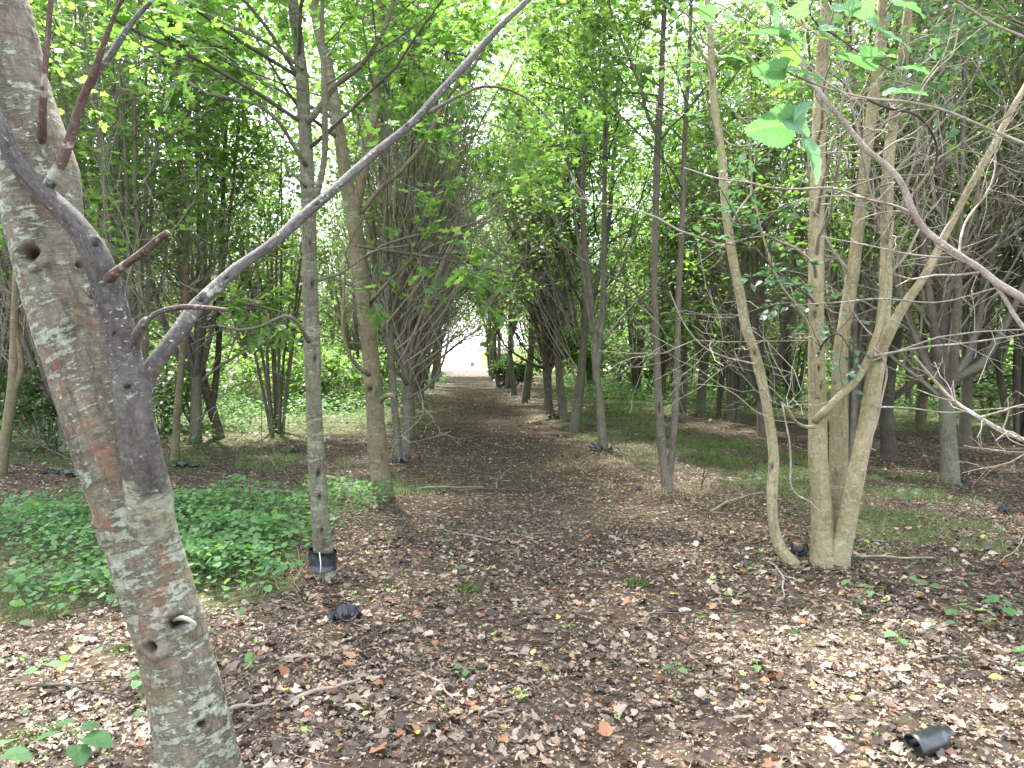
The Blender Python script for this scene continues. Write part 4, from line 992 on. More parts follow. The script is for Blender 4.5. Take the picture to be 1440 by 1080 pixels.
for i, (px, py, h, w, mat, lab) in enumerate([
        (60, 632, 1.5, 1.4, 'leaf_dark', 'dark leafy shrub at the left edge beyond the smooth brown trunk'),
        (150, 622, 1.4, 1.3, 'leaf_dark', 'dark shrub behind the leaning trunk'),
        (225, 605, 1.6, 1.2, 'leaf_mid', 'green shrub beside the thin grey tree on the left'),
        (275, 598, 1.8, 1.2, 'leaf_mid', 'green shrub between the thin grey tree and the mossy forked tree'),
        (380, 575, 1.7, 1.8, 'leaf_maple', 'bright leafy shrub in the glade, left of the banded pole tree'),
        (470, 570, 1.6, 1.6, 'leaf_maple', 'bright leafy shrub in the glade between pole tree and stout trunk'),
        (405, 552, 3.2, 2.2, 'leaf_maple', 'tall light green shrub at the back of the glade'),
        (340, 552, 3.0, 2.0, 'leaf_maple', 'tall light green shrub at the back of the glade, behind the mossy forked tree'),
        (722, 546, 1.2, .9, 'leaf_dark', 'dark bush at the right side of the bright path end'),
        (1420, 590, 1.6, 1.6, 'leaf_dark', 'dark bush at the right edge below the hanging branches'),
        (905, 560, 2.2, 1.8, 'leaf_mid', 'leafy shrub seen between the dark three-stemmed tree and the forked tree'),
        (1055, 568, 2.0, 1.7, 'leaf_mid', 'leafy shrub just right of the shaded dark trunk'),
        (1100, 552, 3.0, 2.2, 'leaf_maple', 'light green shrub seen left of the pale multi-stemmed tree'),
        (1195, 560, 2.4, 2.0, 'leaf_mid', 'shrub filling the gap behind the pale multi-stemmed tree'),
        (1300, 565, 2.2, 2.0, 'leaf_maple', 'bright shrub right of the blackish trunk'),
        (1365, 556, 3.0, 2.2, 'leaf_mid', 'tall shrub behind the bare dead branch at the right'),
        (825, 548, 2.6, 2.0, 'leaf_maple', 'light green shrub behind the dark three-stemmed tree'),
        (960, 545, 3.2, 2.4, 'leaf_maple', 'tall light shrub in the distance behind the forked tree'),
        (180, 560, 3.2, 2.4, 'leaf_maple', 'tall light green shrub in the distance by the leaning trunk'),
        (500, 545, 2.8, 2.2, 'leaf_maple', 'tall light shrub glimpsed left of the stout trunk')]):
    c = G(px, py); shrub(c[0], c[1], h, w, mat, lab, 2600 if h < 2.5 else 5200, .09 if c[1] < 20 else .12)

def leaf_wall(name, label, segs, n, size, mat, h0, h1, thick, gap=None, low=False):
    g = Geo()
    for (xa, ya, xb, yb) in segs:
        L = math.hypot(xb - xa, yb - ya); k = int(n * L / sum(math.hypot(s[2] - s[0], s[3] - s[1]) for s in segs))
        f = R.random(k); x = xa + (xb - xa) * f + R.normal(size=k) * thick * .5; y = ya + (yb - ya) * f + R.normal(size=k) * thick * .5
        top = h1 * (.72 + .14 * np.sin(f * L * .9) + .14 * np.sin(f * L * .37 + 1))
        z = h0 + (top - h0) * R.random(k) ** (1.5 if low else .9)
        cl = np.sin(x * 1.3 + z * 1.1) * np.sin(y * .9 - z * 1.7) + np.sin(z * 2.3 + f * L * 1.9)
        keep = R.random(k) < .55 + .3 * cl
        if gap is not None: keep &= ~((x > gap[0]) & (x < gap[1]))
        x, y, z = x[keep], y[keep], z[keep]; k = len(x)
        leaves(g, np.stack([x, y, z], 1), norm(R.normal(size=(k, 3)) * [1, 1, .4]), R.normal(size=(k, 3)) * .6 + np.array([0, 0, 1]), size * (.5 + .8 * R.random(k)), 'far', np.clip(.5 + .2 * R.normal(size=k), 0, 1))
    tag(g.build(name, M[mat]), label, 'woodland', None, 'stuff')
leaf_wall('woodland_edge', 'tall leafy woodland mass closing the view behind the far ends of the tree rows', [(-46, 60, -9, 60), (1.5, 60, 46, 60)], 56000, .34, 'leaf_maple', 0, 14, 3, (-6.9, -.6))
leaf_wall('woodland_side', 'leafy woodland mass closing the view beyond the outermost tree rows', [(-26, 14, -42, 60), (26, 14, 42, 60)], 34000, .30, 'leaf_maple', 0, 10, 3)
leaf_wall('understorey', 'low leafy understorey between the far trunks on both sides of the path', [(-30, 40, -7, 40), (3, 40, 30, 40), (-26, 28, -8, 30), (7, 30, 26, 28), (-7.0, 48, -7.6, 58), (1.2, 48, .8, 58), (-20, 20, -12, 24), (13, 22, 22, 19), (4, 26, 11, 24), (2.2, 34, 9, 34)], 80000, .13, 'leaf_maple', .05, 3.4, 1.6, (-5.6, -.6), True)

def arching_foliage():
    g = Geo(); n = 9000
    t = R.random(n); x = -5.2 + 5.2 * R.random(n); y = 40 + 10 * R.random(n)
    mid = (x + 2.9) / 2.6; low = 2.5 + 0 * x + .5 * np.sin(x * 5 + y * .6) - .9 * np.clip(np.abs(mid), 0, 1.2) ** 2
    z = low + 3.6 * t
    leaves(g, np.stack([x, y, z], 1), norm(R.normal(size=(n, 3)) * [1, 1, .4]), R.normal(size=(n, 3)) * .5 + np.array([0, 0, 1]), .13 * (.6 + .7 * R.random(n)), 'far', np.clip(.5 + .2 * R.normal(size=n), 0, 1))
    tag(g.build('arching_foliage', M['leaf_maple']), 'low arch of leaves meeting over the far end of the path', 'foliage', None, 'stuff')
arching_foliage()

def overhead_canopy():
    g = Geo(); gt = Geo(); k = 2300
    cy = 8.5 + 36 * R.random(k) ** 1.2; cx = (R.random(k) * 2 - 1) * np.minimum(.62 * cy, 12) - .0656 * cy
    lo = 1.5 + np.minimum(.22 * cy + 1.6, 5.2)
    cz = lo + (10.2 - lo) * R.random(k)
    per = 34; n = k * per
    c = np.stack([cx, cy, cz], 1)
    e = c + np.stack([R.normal(size=k) * .5, R.normal(size=k) * .5, -.1 - .2 * R.random(k)], 1)
    tubes(gt, np.stack([c, (c + e) / 2 + [0, 0, .05], e], 1), np.tile([.006, .004, .002], (k, 1)), 3)
    f = R.random((k, per, 1)); p = (c[:, None] * (1 - f) + e[:, None] * f + R.normal(size=(k, per, 3)) * [.24, .24, .07]).reshape(-1, 3)
    leaves(g, p, norm(R.normal(size=(n, 3)) * [1, 1, .3]), R.normal(size=(n, 3)) * .4 + np.array([0, 0, 1]), .085 * (.6 + .7 * R.random(n)), 'far', np.clip(.5 + .2 * R.normal(size=n), 0, 1))
    o = g.build('overhead_canopy', M['leaf_maple']); tag(o, 'layered green leaf sprays of the tree tops closing over the path', 'canopy', None, 'stuff')
    tg = gt.build('twigs', M['twig_dark'], o, True, 'stuff')
overhead_canopy()
WS = .8

# ------------------------------------------------------------------ beyond the grove
def far_things():
    # woodland edge across the field
    g = Geo(); n = 16000
    x = (R.random(n) * 2 - 1) * 150; x = np.where(np.abs(x + 7) < 11, x + 26 * np.sign(x + 7), x)
    top = 9 + 3 * np.sin(x * .12) + 2 * np.sin(x * .31)
    y = 108 + R.random(n) * 8; z = R.random(n) ** .8 * top
    leaves(g, np.stack([x, y, z], 1), R.normal(size=(n, 3)), R.normal(size=(n, 3)) + np.array([0, -.6, .8]), 1.1 * (.5 + R.random(n)), 'far')
    tag(g.build('far_woodland', M['leaf_mid']), 'line of distant trees across the bright field beyond the grove', 'woodland', None, 'stuff')
    # brick building to the right of the opening
    t = empty('brick_building', (0, 0, 0)); c = G(694, 517.5); s = 1.0
    t.location = (c[0], c[1], 0); tag(t, 'low orange brick building in the glare beyond the path end', 'building')
    def box(nm, x0, x1, y0, y1, z0, z1, mat):
        g = Geo(); v = np.array([[a, b, e] for a in (x0, x1) for b in (y0, y1) for e in (z0, z1)], float) + np.array([c[0], c[1], 0])
        f = np.array([[0, 1, 3, 2], [4, 6, 7, 5], [0, 4, 5, 1], [2, 3, 7, 6], [0, 2, 6, 4], [1, 5, 7, 3]])
        g.add(v, [f]); return g.build(nm, M[mat], t, False)
    box('wall', -1.2, 9, 0, 6, 0, 1.5, 'brick'); box('roof', -1.5, 9.3, -.3, 6.3, 1.52, 1.85, 'roof')
    box('window', .4, 1.6, -.03, .05, .75, 1.3, 'glass'); box('window', 3.4, 4.6, -.03, .05, .75, 1.3, 'glass')
    # small blue box
    c2 = G(664, 516.5)
    t2 = empty('blue_container', (c2[0], c2[1], 0)); tag(t2, 'small dark blue box-like container standing in the glare at the path end', 'container')
    def box2(nm, x0, x1, y0, y1, z0, z1, mat):
        g = Geo(); v = np.array([[a, b, e] for a in (x0, x1) for b in (y0, y1) for e in (z0, z1)], float) + np.array([c2[0], c2[1], 0])
        f = np.array([[0, 1, 3, 2], [4, 6, 7, 5], [0, 4, 5, 1], [2, 3, 7, 6], [0, 2, 6, 4], [1, 5, 7, 3]])
        g.add(v, [f]); return g.build(nm, M[mat], t2, False)
    box2('body', -.2, .2, 0, .5, .08, .46, 'blue'); box2('lid', -.22, .22, -.04, .54, .46, .52, 'blue')
    for sx in (-.18, .1): box2('foot', sx, sx + .08, .05, .45, 0, .08, 'roof')
far_things()

# ------------------------------------------------------------------ pale dead branches reaching in from the right
def tube_part(nm, tr, mat, parent, d=1.8, n=50, sides=10, fine=0):
    p, r = stem_of(tr, d, n)
    return solid_stem(nm, p, r, M[mat], parent, sides, (), .07, True, 0, 0, fine), p, r
def side_twigs(parent, stems, n, ln, mat, name='twigs'):
    K = 12
    par = np.stack([catmull(p, r, K)[0] for p, r in stems]); prad = np.stack([catmull(p, r, K)[1] for p, r in stems])
    a, ra = grow(par, prad, n, .05, 1, (30, 70), ln, .4, 6, .03, .2, .0007)
    b, rb = grow(a, ra, n * 2, .2, 1, (30, 60), (ln[0] * .3, ln[1] * .4), .6, 4, .0, .2, .0006)
    g = Geo(); tubes(g, a, ra, 5); tubes(g, b, rb, 4)
    return g.build(name, M[mat], parent, True, 'stuff')
def right_branches():
    b = P(1560, 520, 1.7)
    t = empty('lime_branch', tuple(b)); tag(t, 'long pinkish branch with fresh lime leaves reaching in from the upper right', 'branch')
    R1 = [(1600, 545, 17, 1.65), (1500, 465, 15, 1.67), (1440, 421, 14, 1.7), (1404, 399, 13, 1.72), (1378, 378, 12.5, 1.74), (1349, 359, 12, 1.76), (1304, 326, 11, 1.8), (1284, 297, 11, 1.8), (1268, 258, 10.5, 1.82), (1245, 232, 10, 1.85), (1219, 211, 10, 1.87), (1197, 185, 9.5, 1.9), (1167, 148, 9, 1.92), (1145, 120, 8.5, 1.95), (1123, 82, 8, 1.97), (1106, 48, 7.5, 2.0), (1085, 14, 7, 2.0), (1066, -25, 6, 2.0)]
    S = []
    for tr, m_, w in ((R1, 'twig_pale', 16), ):
        _, p, r = tube_part('branch', tr, m_, t, 1.8, 160, w, .0008); S.append((p, r))
    others = [
        ([(1560, 255, 6, 1.6), (1440, 202, 5.5, 1.62), (1390, 181, 5, 1.64), (1330, 156, 5, 1.66), (1280, 144, 4.5, 1.68), (1215, 137, 4, 1.7), (1145, 118, 3.5, 1.72), (1083, 89, 3, 1.74), (1050, 70, 2.5, 1.75)], 'twig_bg'),
        ([(1288, 302, 5, 1.8), (1260, 290, 4.5, 1.82), (1222, 281, 4.5, 1.84), (1190, 270, 4, 1.86), (1168, 264, 4, 1.87), (1120, 266, 3.5, 1.9), (1085, 264, 3.2, 1.92), (1050, 256, 3, 1.95), (1010, 251, 2.5, 2), (962, 236, 2, 2.05)], 'twig_pale'),
        ([(1349, 356, 4, 1.77), (1352, 330, 3.8, 1.78), (1362, 305, 3.6, 1.8), (1382, 280, 3.4, 1.8), (1395, 255, 3, 1.8), (1400, 225, 2.6, 1.8), (1396, 200, 2, 1.8)], 'twig_pale'),
        ([(1520, 540, 9, 1.6), (1470, 490, 8, 1.65), (1435, 455, 8, 1.7), (1410, 415, 7, 1.72), (1390, 388, 6, 1.74)], 'twig_pale'),
        ([(1218, 210, 3, 1.87), (1230, 195, 2.6, 1.87), (1242, 185, 2.2, 1.87), (1252, 165, 1.8, 1.87)], 'twig_pale'),
        ([(1213, 207, 3, 1.87), (1205, 175, 2.5, 1.87), (1195, 145, 2, 1.87)], 'twig_pale'),
        ([(1210, 215, 3, 1.87), (1180, 214, 2.5, 1.87), (1155, 215, 2, 1.87)], 'twig_pale'),
        ([(1344, 362, 3.5, 1.77), (1310, 361, 3.2, 1.77), (1270, 356, 3, 1.77), (1220, 345, 2.6, 1.78), (1155, 333, 2, 1.8)], 'twig_pale'),
        ([(1278, 302, 2.5, 1.8), (1262, 297, 2.2, 1.8), (1235, 300, 2, 1.8), (1212, 308, 1.8, 1.8), (1202, 318, 1.4, 1.8)], 'twig_pale'),
        ([(1500, 75, 6, 1.9), (1440, 52, 5.5, 1.9), (1400, 35, 5, 1.9), (1362, 12, 4.5, 1.9), (1330, -12, 4, 1.9)], 'twig_pale'),
        ([(1290, 143, 4, 1.68), (1300, 120, 3, 1.7), (1320, 95, 3, 1.7), (1340, 75, 2.5, 1.7), (1348, 40, 2, 1.7)], 'twig_pale'),
        ([(1220, 140, 5, 1.72), (1250, 152, 5, 1.74), (1285, 160, 4.5, 1.76), (1305, 178, 4.5, 1.8), (1317, 205, 4, 1.85), (1315, 235, 3.5, 1.9), (1302, 265, 2.5, 1.95)], 'twig_dark'),
        ([(1195, 137, 3, 1.7), (1150, 105, 2.6, 1.72), (1100, 52, 2.4, 1.75), (1060, 20, 2.2, 1.78), (1030, -8, 2, 1.8)], 'twig_bg'),
        ([(1150, -20, 4, 1.85), (1130, 20, 3.6, 1.85), (1085, 0, 3, 1.85)], 'twig_dark'),
        ([(1108, 3, 4, 1.85), (1130, 8, 4, 1.85), (1150, 35, 3.5, 1.85), (1175, 50, 3, 1.85), (1210, 75, 2.6, 1.85), (1255, 100, 2, 1.85)], 'twig_dark')]
    for tr, m_ in others:
        _, p, r = tube_part('twig', tr, m_, t, 1.8, 50, 8); S.append((p, r))
    side_twigs(t, S, 34, (.08, .35), 'twig_pale')
    # green shoot and its leaves
    tube_part('green_shoot', [(950, -8, 2.2, 1.72), (985, 14, 2.4, 1.72), (1010, 32, 2.4, 1.71), (1040, 62, 2.6, 1.70), (1066, 95, 2.6, 1.69), (1083, 119, 2.6, 1.68), (1091, 143, 2.4, 1.67), (1094, 168, 2.2, 1.66)], 'twig_green', t, 1.7, 50, 8)
    tube_part('green_shoot', [(965, -15, 2.6, 1.8), (1010, 5, 2.6, 1.8), (1050, 28, 2.6, 1.8), (1076, 45, 2.4, 1.8), (1110, 75, 2.2, 1.8)], 'twig_green', t, 1.7, 40, 8)
    # lime leaves: pixel centre of stalk end, length px, direction angle, tilt, depth, tone
    LV = [(1122, 168, 62, 197, 35, 1.66, .3), (1098, 164, 46, 335, 30, 1.655, .4), (1112, 178, 44, 60, 60, 1.65, .45), (1122, 192, 62, 305, 50, 1.64, .55), (1112, 95, 46, 190, 58, 1.7, .15), (1096, 100, 54, 0, 62, 1.69, .1),
          (1112, 58, 42, 265, 30, 1.78, 1.0), (1045, 50, 60, 8, 72, 1.75, .3), (1088, 45, 42, 350, 66, 1.77, .3), (1035, 4, 56, 10, 62, 1.75, .25), (1078, 2, 40, 300, 50, 1.76, .35), (1010, 20, 26, 165, 60, 1.72, .3), (1012, 24, 26, 350, 50, 1.72, .3), (1008, 82, 38, 6, 66, 1.72, .2),
          (1148, 50, 40, 345, 50, 1.8, .95), (1152, 44, 34, 10, 55, 1.8, .2), (1168, 80, 46, 355, 74, 1.8, .5), (1168, 15, 26, 10, 40, 1.8, .6), (1140, 8, 28, 200, 50, 1.8, .5), (1216, 30, 30, 340, 40, 1.8, .6), (1236, 48, 46, 345, 52, 1.8, .3), (1250, 4, 50, 350, 58, 1.8, .3), (1262, 98, 40, 5, 70, 1.8, .3),
          (1245, 135, 52, 15, 72, 1.8, .45), (1225, 85, 34, 20, 60, 1.82, .8), (1243, 90, 36, 150, 66, 1.82, .3), (1205, 20, 24, 120, 50, 1.82, .5), (1232, 8, 30, 200, 50, 1.82, .3)]
    for (px, py, ln, ang, tilt, d, tone) in LV:
        o0 = P(px, py, d); a = math.radians(ang); L = 1.0 * ln / F_PX * d
        right = np.array([1.0, 0, 0]); upv = np.array([0, sp, cp]); fw = np.array([0, cp, -sp])
        x = right * math.cos(a) + upv * math.sin(a)
        y0 = -right * math.sin(a) + upv * math.cos(a)
        tl = math.radians(tilt)
        if abs(math.cos(a)) < .5: y = y0 * math.cos(tl) + fw * math.sin(tl)
        else: y = y0 * math.cos(tl) + fw * math.sin(tl)
        z = np.cross(x, y)
        # heart-shaped toothed blade
        nn = 68; th = np.linspace(0, 2 * np.pi, nn, endpoint=False)
        rad = .5 * (1 + .10 * np.cos(th) ) 
        ox = .46 + rad * np.cos(th) * (1.0); oy = .49 * np.sin(th) * (1 - .10 * np.cos(th))
        ox = np.where(np.cos(th) > .82, ox + (np.cos(th) - .82) * .75, ox)      # pointed tip
        back = np.clip((-np.cos(th) - .86) / .14, 0, 1); ox += back * .13        # notch at the stalk
        tooth = 1 + .035 * ((np.arange(nn) % 2) * 2 - 1)
        ring = []
        hole = R.random() < .2
        rings = [0.0001, .35, .7, 1.0]
        V = []
        for q in rings:
            xx = .42 + (ox - .42) * q * (tooth if q == 1 else 1); yy = oy * q * (tooth if q == 1 else 1)
            zz = .22 * np.abs(yy) - .38 * np.clip(xx - .3, 0, 2) ** 2 + .022 * np.sin(xx * 17 - np.abs(yy) * 14) * q + .03 * np.sin(yy * 8 + xx * 3 + ang)
            V.append(np.stack([xx, yy, zz], 1))
        V = np.concatenate(V); S_ = []
        for q in range(3):
            i = np.arange(nn); S_.append(np.stack([q * nn + i, q * nn + (i + 1) % nn, (q + 1) * nn + (i + 1) % nn, (q + 1) * nn + i], 1))
        w = o0 + L * (V[:, 0:1] * x + V[:, 1:2] * y + V[:, 2:3] * z)
        g = Geo(); g.add(w, [np.concatenate(S_)], V, tone); lf = g.build('leaf', M['leaf_lime'], t)
        # stalk
        g = Geo(); s0 = o0 + np.array([0, .01, .035]) + R.normal(size=3) * .008
        tubes(g, np.array([s0, (s0 + o0) / 2 + [0, 0, .004], o0 + L * .06 * x]), np.full(3, .0009), 5); g.build('stalk', M['twig_green'], lf)
    # lower pale branch
    b2 = P(1540, 680, 1.9)
    t2 = empty('dead_branch', tuple(b2)); tag(t2, 'bare pale dead branch slanting in at the right edge, below the pinkish branch', 'branch')
    S2 = []
    for tr in ([(1560, 660, 10, 1.9), (1490, 636, 9, 1.93), (1440, 619, 8, 1.96), (1405, 603, 7.5, 2.0), (1377, 587, 7, 2.0), (1345, 566, 6, 2.05), (1321, 543, 5.5, 2.1), (1303, 522, 5, 2.1), (1286, 501, 3.5, 2.1)],
               [(1377, 587, 4, 2.0), (1410, 578, 3.5, 1.95), (1435, 570, 3, 1.9), (1470, 565, 2.5, 1.9)], [(1345, 565, 3, 2.05), (1320, 559, 2.6, 2.05), (1290, 548, 2, 2.05)],
               [(1425, 612, 4, 1.97), (1440, 620, 4, 1.9), (1420, 607, 3, 1.9), (1400, 620, 2.4, 1.9)], [(1410, 605, 3, 2.0), (1418, 580, 2.4, 2.0), (1417, 560, 2, 2.0)]):
        _, p, r = tube_part('twig', tr, 'twig_pale', t2, 2.0, 60, 10); S2.append((p, r))
    side_twigs(t2, S2, 14, (.06, .25), 'twig_pale')
    # hanging thin dead twigs on the multi-stemmed tree
    for nm_lab, tr in (('thin pale dead twig hanging in a loop in front of the curved stem', [(1100, 566, 3.5), (1104, 590, 3), (1110, 620, 3), (1112, 650, 3), (1112, 680, 3), (1120, 695, 3), (1138, 705, 2.6), (1148, 715, 2.4), (1158, 722, 2)]),
                       ('thin pale dead twig dangling between the right stems of the pale multi-stemmed tree', [(1228, 490, 4), (1240, 500, 3.5), (1247, 525, 3.5), (1240, 560, 3.5), (1234, 590, 3.5), (1226, 615, 3.5), (1223, 628, 3), (1232, 634, 2.4)]),
                       ('long horizontal pale twig crossing behind the curved stem at mid height', [(1062, 512, 3.4), (1045, 508, 3), (1020, 502, 3), (990, 488, 2.8), (965, 460, 2.4), (950, 430, 2), (942, 410, 1.6)]),
                       ('long thin grey twig stretching right across the blackish trunk', [(1235, 572, 4), (1280, 574, 3.5), (1330, 580, 3), (1385, 576, 2.6), (1440, 572, 2)]),
                       ('thin twig sweeping right from the pale multi-stemmed tree over the shaded limbs', [(1230, 500, 5), (1300, 488, 4), (1360, 482, 3.5), (1440, 470, 3), (1500, 455, 2.5)]),
                       ('grey twig running across the upper stems of the pale multi-stemmed tree', [(1110, 430, 3), (1180, 425, 3), (1240, 420, 3.5), (1320, 425, 3), (1400, 405, 2.4)])):
        p, r = stem_of(tr, 4.85, 50)
        g = Geo(); tubes(g, p, r, 6, .1, True); tag(g.build('dead_twig', M['twig_pale']), nm_lab, 'twig', 'dead twigs on the pale trees')
right_branches()

# ------------------------------------------------------------------ sprays of leaves seen nearer
def spray(name, label, tr, d, mat, tmat, n, ln, size, kind, per, flat=.3, tone_c=.5):
    b = P(tr[0][0], tr[0][1], tr[0][3] if len(tr[0]) > 3 else d)
    t = empty(name, tuple(b)); tag(t, label, 'branch')
    p, r = stem_of(tr, d, 40); solid_stem('stem', p, r, M[tmat], t, 8)
    K = 12; par = catmull(p, r, K)[0][None]; prad = catmull(p, r, K)[1][None]
    a, ra = grow(par, prad, n, .15, 1, (35, 70), ln, .5, 5, 0, .12, .0012, .3)
    c, rc = grow(a, ra, n * 3, .2, 1, (30, 60), (ln[0] * .3, ln[1] * .4), .6, 4, 0, .15, .001)
    g = Geo(); tubes(g, a, ra, 4); tubes(g, c, rc, 3); g.build('twigs', M[tmat], t, True, 'stuff')
    gl = Geo(); leaf_on(gl, a, per, size, kind, flat, .2, .05, tone_c); leaf_on(gl, c, per, size, kind, flat, .1, .05, tone_c)
    gl.build('foliage', M[mat], t, True, 'stuff')
spray('maple_spray', 'bright green maple spray hanging over the path by the stout trunk', [(500, 345, 6), (540, 352, 5, 7.4), (600, 360, 4, 7), (660, 372, 3, 6.7), (720, 385, 2, 6.5)], 7.6, 'leaf_maple', 'twig_dark', 14, (.4, 1.0), .08, 'maple', 6, .3, .55)
spray('maple_spray', 'bright maple spray against the upper trunks, above the long diagonal branch', [(530, 40, 6), (570, 55, 5, 6), (620, 70, 4, 5.7), (680, 85, 2, 5.5)], 6.2, 'leaf_maple', 'twig_dark', 14, (.4, .8), .075, 'maple', 6, .3, .5)
spray('maple_spray', 'leafy spray low between the curved stem and the pale multi-stemmed tree', [(1150, 430, 5), (1120, 400, 4, 5), (1090, 380, 4, 4.8), (1050, 330, 3, 4.6), (1010, 260, 2, 4.6)], 5.1, 'leaf_blue', 'twig_dark', 14, (.25, .6), .055, 'oval', 4, .35)
spray('maple_spray', 'dark bluish green spray crossing the pale stems at head height', [(1150, 500, 4), (1160, 480, 4, 5), (1180, 470, 3, 4.9), (1200, 500, 2, 4.9)], 5.1, 'leaf_blue', 'twig_dark', 8, (.2, .45), .05, 'oval', 3, .35)
spray('maple_spray', 'layered maple spray hanging between the shaded trunks on the right', [(1010, 400, 5), (990, 420, 4), (960, 440, 4, 11.6), (930, 455, 3, 11.3)], 12, 'leaf_mid', 'twig_dark', 12, (.5, 1.1), .11, 'maple', 5, .25)
spray('maple_spray', 'leafy spray arching over the far path from its left trees', [(560, 300, 6, 14), (610, 330, 5, 14), (660, 370, 4, 14), (700, 400, 3, 14)], 14, 'leaf_maple', 'twig_dark', 14, (.6, 1.4), .12, 'far', 7, .3, .7)
spray('maple_spray', 'leafy spray arching over the far path from its right trees', [(800, 300, 6, 15), (760, 340, 5, 15), (720, 390, 4, 15), (690, 430, 3, 15)], 15, 'leaf_maple', 'twig_dark', 14, (.6, 1.4), .12, 'far', 7, .3, .7)
spray('maple_spray', 'green maple spray left of the banded pole tree at eye height', [(290, 440, 5, 9), (320, 425, 4, 8.7), (360, 430, 4, 8.5), (400, 440, 3, 8.3)], 9, 'leaf_maple', 'twig_dark', 12, (.4, .9), .1, 'maple', 5, .3, .6)
spray('maple_spray', 'dark maple spray hanging high above the left shade, by the leaning trunk', [(200, -10, 6, 6), (240, 30, 5, 5.7), (290, 60, 4, 5.5), (330, 70, 3, 5.3)], 6, 'leaf_maple', 'twig_dark', 16, (.3, .8), .1, 'maple', 6, .3, .35)

# ------------------------------------------------------------------ black plastic
def band(px, py, d, rx, h, tilt, label, gap=.5, white=False, mat='plastic', turns=1.0, rough=.002):
    """a curled strip of guard sheet round a stem"""
    c = P(px, py, d); t = empty('tree_guard', (c[0], c[1], max(0, c[2] - h / 2))); tag(t, label, 'tree guard')
    n = 48; a = np.linspace(-np.pi / 2 - gap + .001, -np.pi / 2 - gap - 2 * np.pi * turns, n)
    g = Geo(); V = []
    for th in (0, .003):
        for z in (-h / 2, -h / 6, h / 6, h / 2):
            r = rx * (1 + .05 * np.sin(a * 2 + z * 9)) + th + .012 * (a - a[0]) / (a[-1] - a[0])
            x = r * np.cos(a); y = r * np.sin(a)
            V.append(np.stack([c[0] + x, c[1] + y, c[2] + z + tilt * x + rough * np.sin(a * 9)], 1))
    V = np.concatenate(V); f = []
    for s in range(2):
        for k in range(3):
            i = np.arange(n - 1); b = (s * 4 + k) * n
            q = np.stack([b + i, b + i + 1, b + n + i + 1, b + n + i], 1); f.append(q if s else q[:, ::-1])
    i = np.arange(n - 1)
    f.append(np.stack([i, 4 * n + i, 4 * n + i + 1, i + 1], 1)); f.append(np.stack([3 * n + i, 3 * n + i + 1, 7 * n + i + 1, 7 * n + i], 1))
    g.add(V, [np.concatenate(f)]); g.build('sheet', M[mat], t)
    if white:
        g = Geo(); p = c + np.array([.012, -rx - .012, 0])
        tubes(g, np.array([p + [0, 0, -h * .52 + tilt * .012], p + [.002, -.002, 0], p + [-.006, .0, h * .56]]), np.full(3, .0028), 6, 0, True); g.build('tie', M['white'], t)
    return t
band(453, 786, 4.9, .079, .12, -.12, 'black plastic band with a white tie round the foot of the slim pole tree', .6, True)
def crumple(px, py, w, h, label, name='plastic_scrap', seed=1, mat='plastic', curl=1.0, lift=0.0):
    c = G(px, py); rng = np.random.default_rng(seed)
    nu, nv = 26, 14
    U, V = np.meshgrid(np.linspace(-1, 1, nu), np.linspace(-1, 1, nv), indexing='ij')
    ph = rng.random(6) * 6
    X = U * w; Y = V * w * .55 + .25 * w * np.sin(U * 2 + ph[0])
    Z = h * (.55 + .45 * np.cos(V * 1.7 * curl)) * (.6 + .4 * np.sin(U * 3.1 + ph[1])) + h * .22 * np.sin(U * 9 + V * 5 + ph[2]) + h * .3 * np.abs(np.sin(U * 6 - V * 8 + ph[3])) - h * .25 * np.abs(np.sin(U * 11 + V * 13 + ph[4])) + h * .05 * rng.normal(size=U.shape)
    Z = np.maximum(Z, .003) + ground_h(c[0], c[1]) + .006 + lift
    g = Geo(); i = np.arange(nu - 1)[:, None]; j = np.arange(nv - 1)[None]
    q = np.stack([i * nv + j, (i + 1) * nv + j, (i + 1) * nv + j + 1, i * nv + j + 1], -1).reshape(-1, 4)
    top = np.stack([c[0] + X, c[1] + Y, Z], -1).reshape(-1, 3); bot = top - np.array([0, 0, .004])
    g.add(top, [q]); g.add(bot, [q[:, ::-1]])
    o = g.build(name, M[mat], None, seed % 2 == 0); tag(o, label, 'plastic'); return o
crumple(486, 876, .085, .07, 'crumpled black plastic scrap on the litter beside the straw and pole tree', seed=3)
crumple(845, 641, .17, .08, 'black plastic scrap curled round the foot of the dark three-stemmed tree', seed=4)
crumple(1124, 792, .055, .09, 'small black plastic scrap wedged between curved stem and pale stems', seed=5)
crumple(780, 590, .14, .12, 'black plastic scrap at the foot of the low-branched tree right of the path', seed=6)
crumple(563, 655, .13, .08, 'black plastic scrap at the foot of the thin grey pole left of the path', seed=7)
crumple(92, 667, .25, .07, 'long dark blue-black plastic strip on the soil behind the leaning trunk', seed=8)
crumple(262, 657, .18, .05, 'black plastic strip lying near the foot of the thin grey tree', seed=9)
crumple(416, 631, .13, .05, 'black plastic piece lying in the glade edge left of the pole tree', seed=10)
crumple(1413, 724, .06, .06, 'two-pronged black plastic scrap on bare soil at the right edge', seed=11)
crumple(1357, 681, .05, .05, 'small black scrap on the soil beyond the grass at right', seed=12)
crumple(712, 546, .3, .2, 'black plastic heap beside the dark bush near the path end', seed=14)
crumple(989, 996, .02, .02, 'tiny bluish black scrap in the foreground litter', seed=13)
crumple(908, 690, .1, .04, 'black scrap half buried left of the forked reddish tree foot', seed=15)
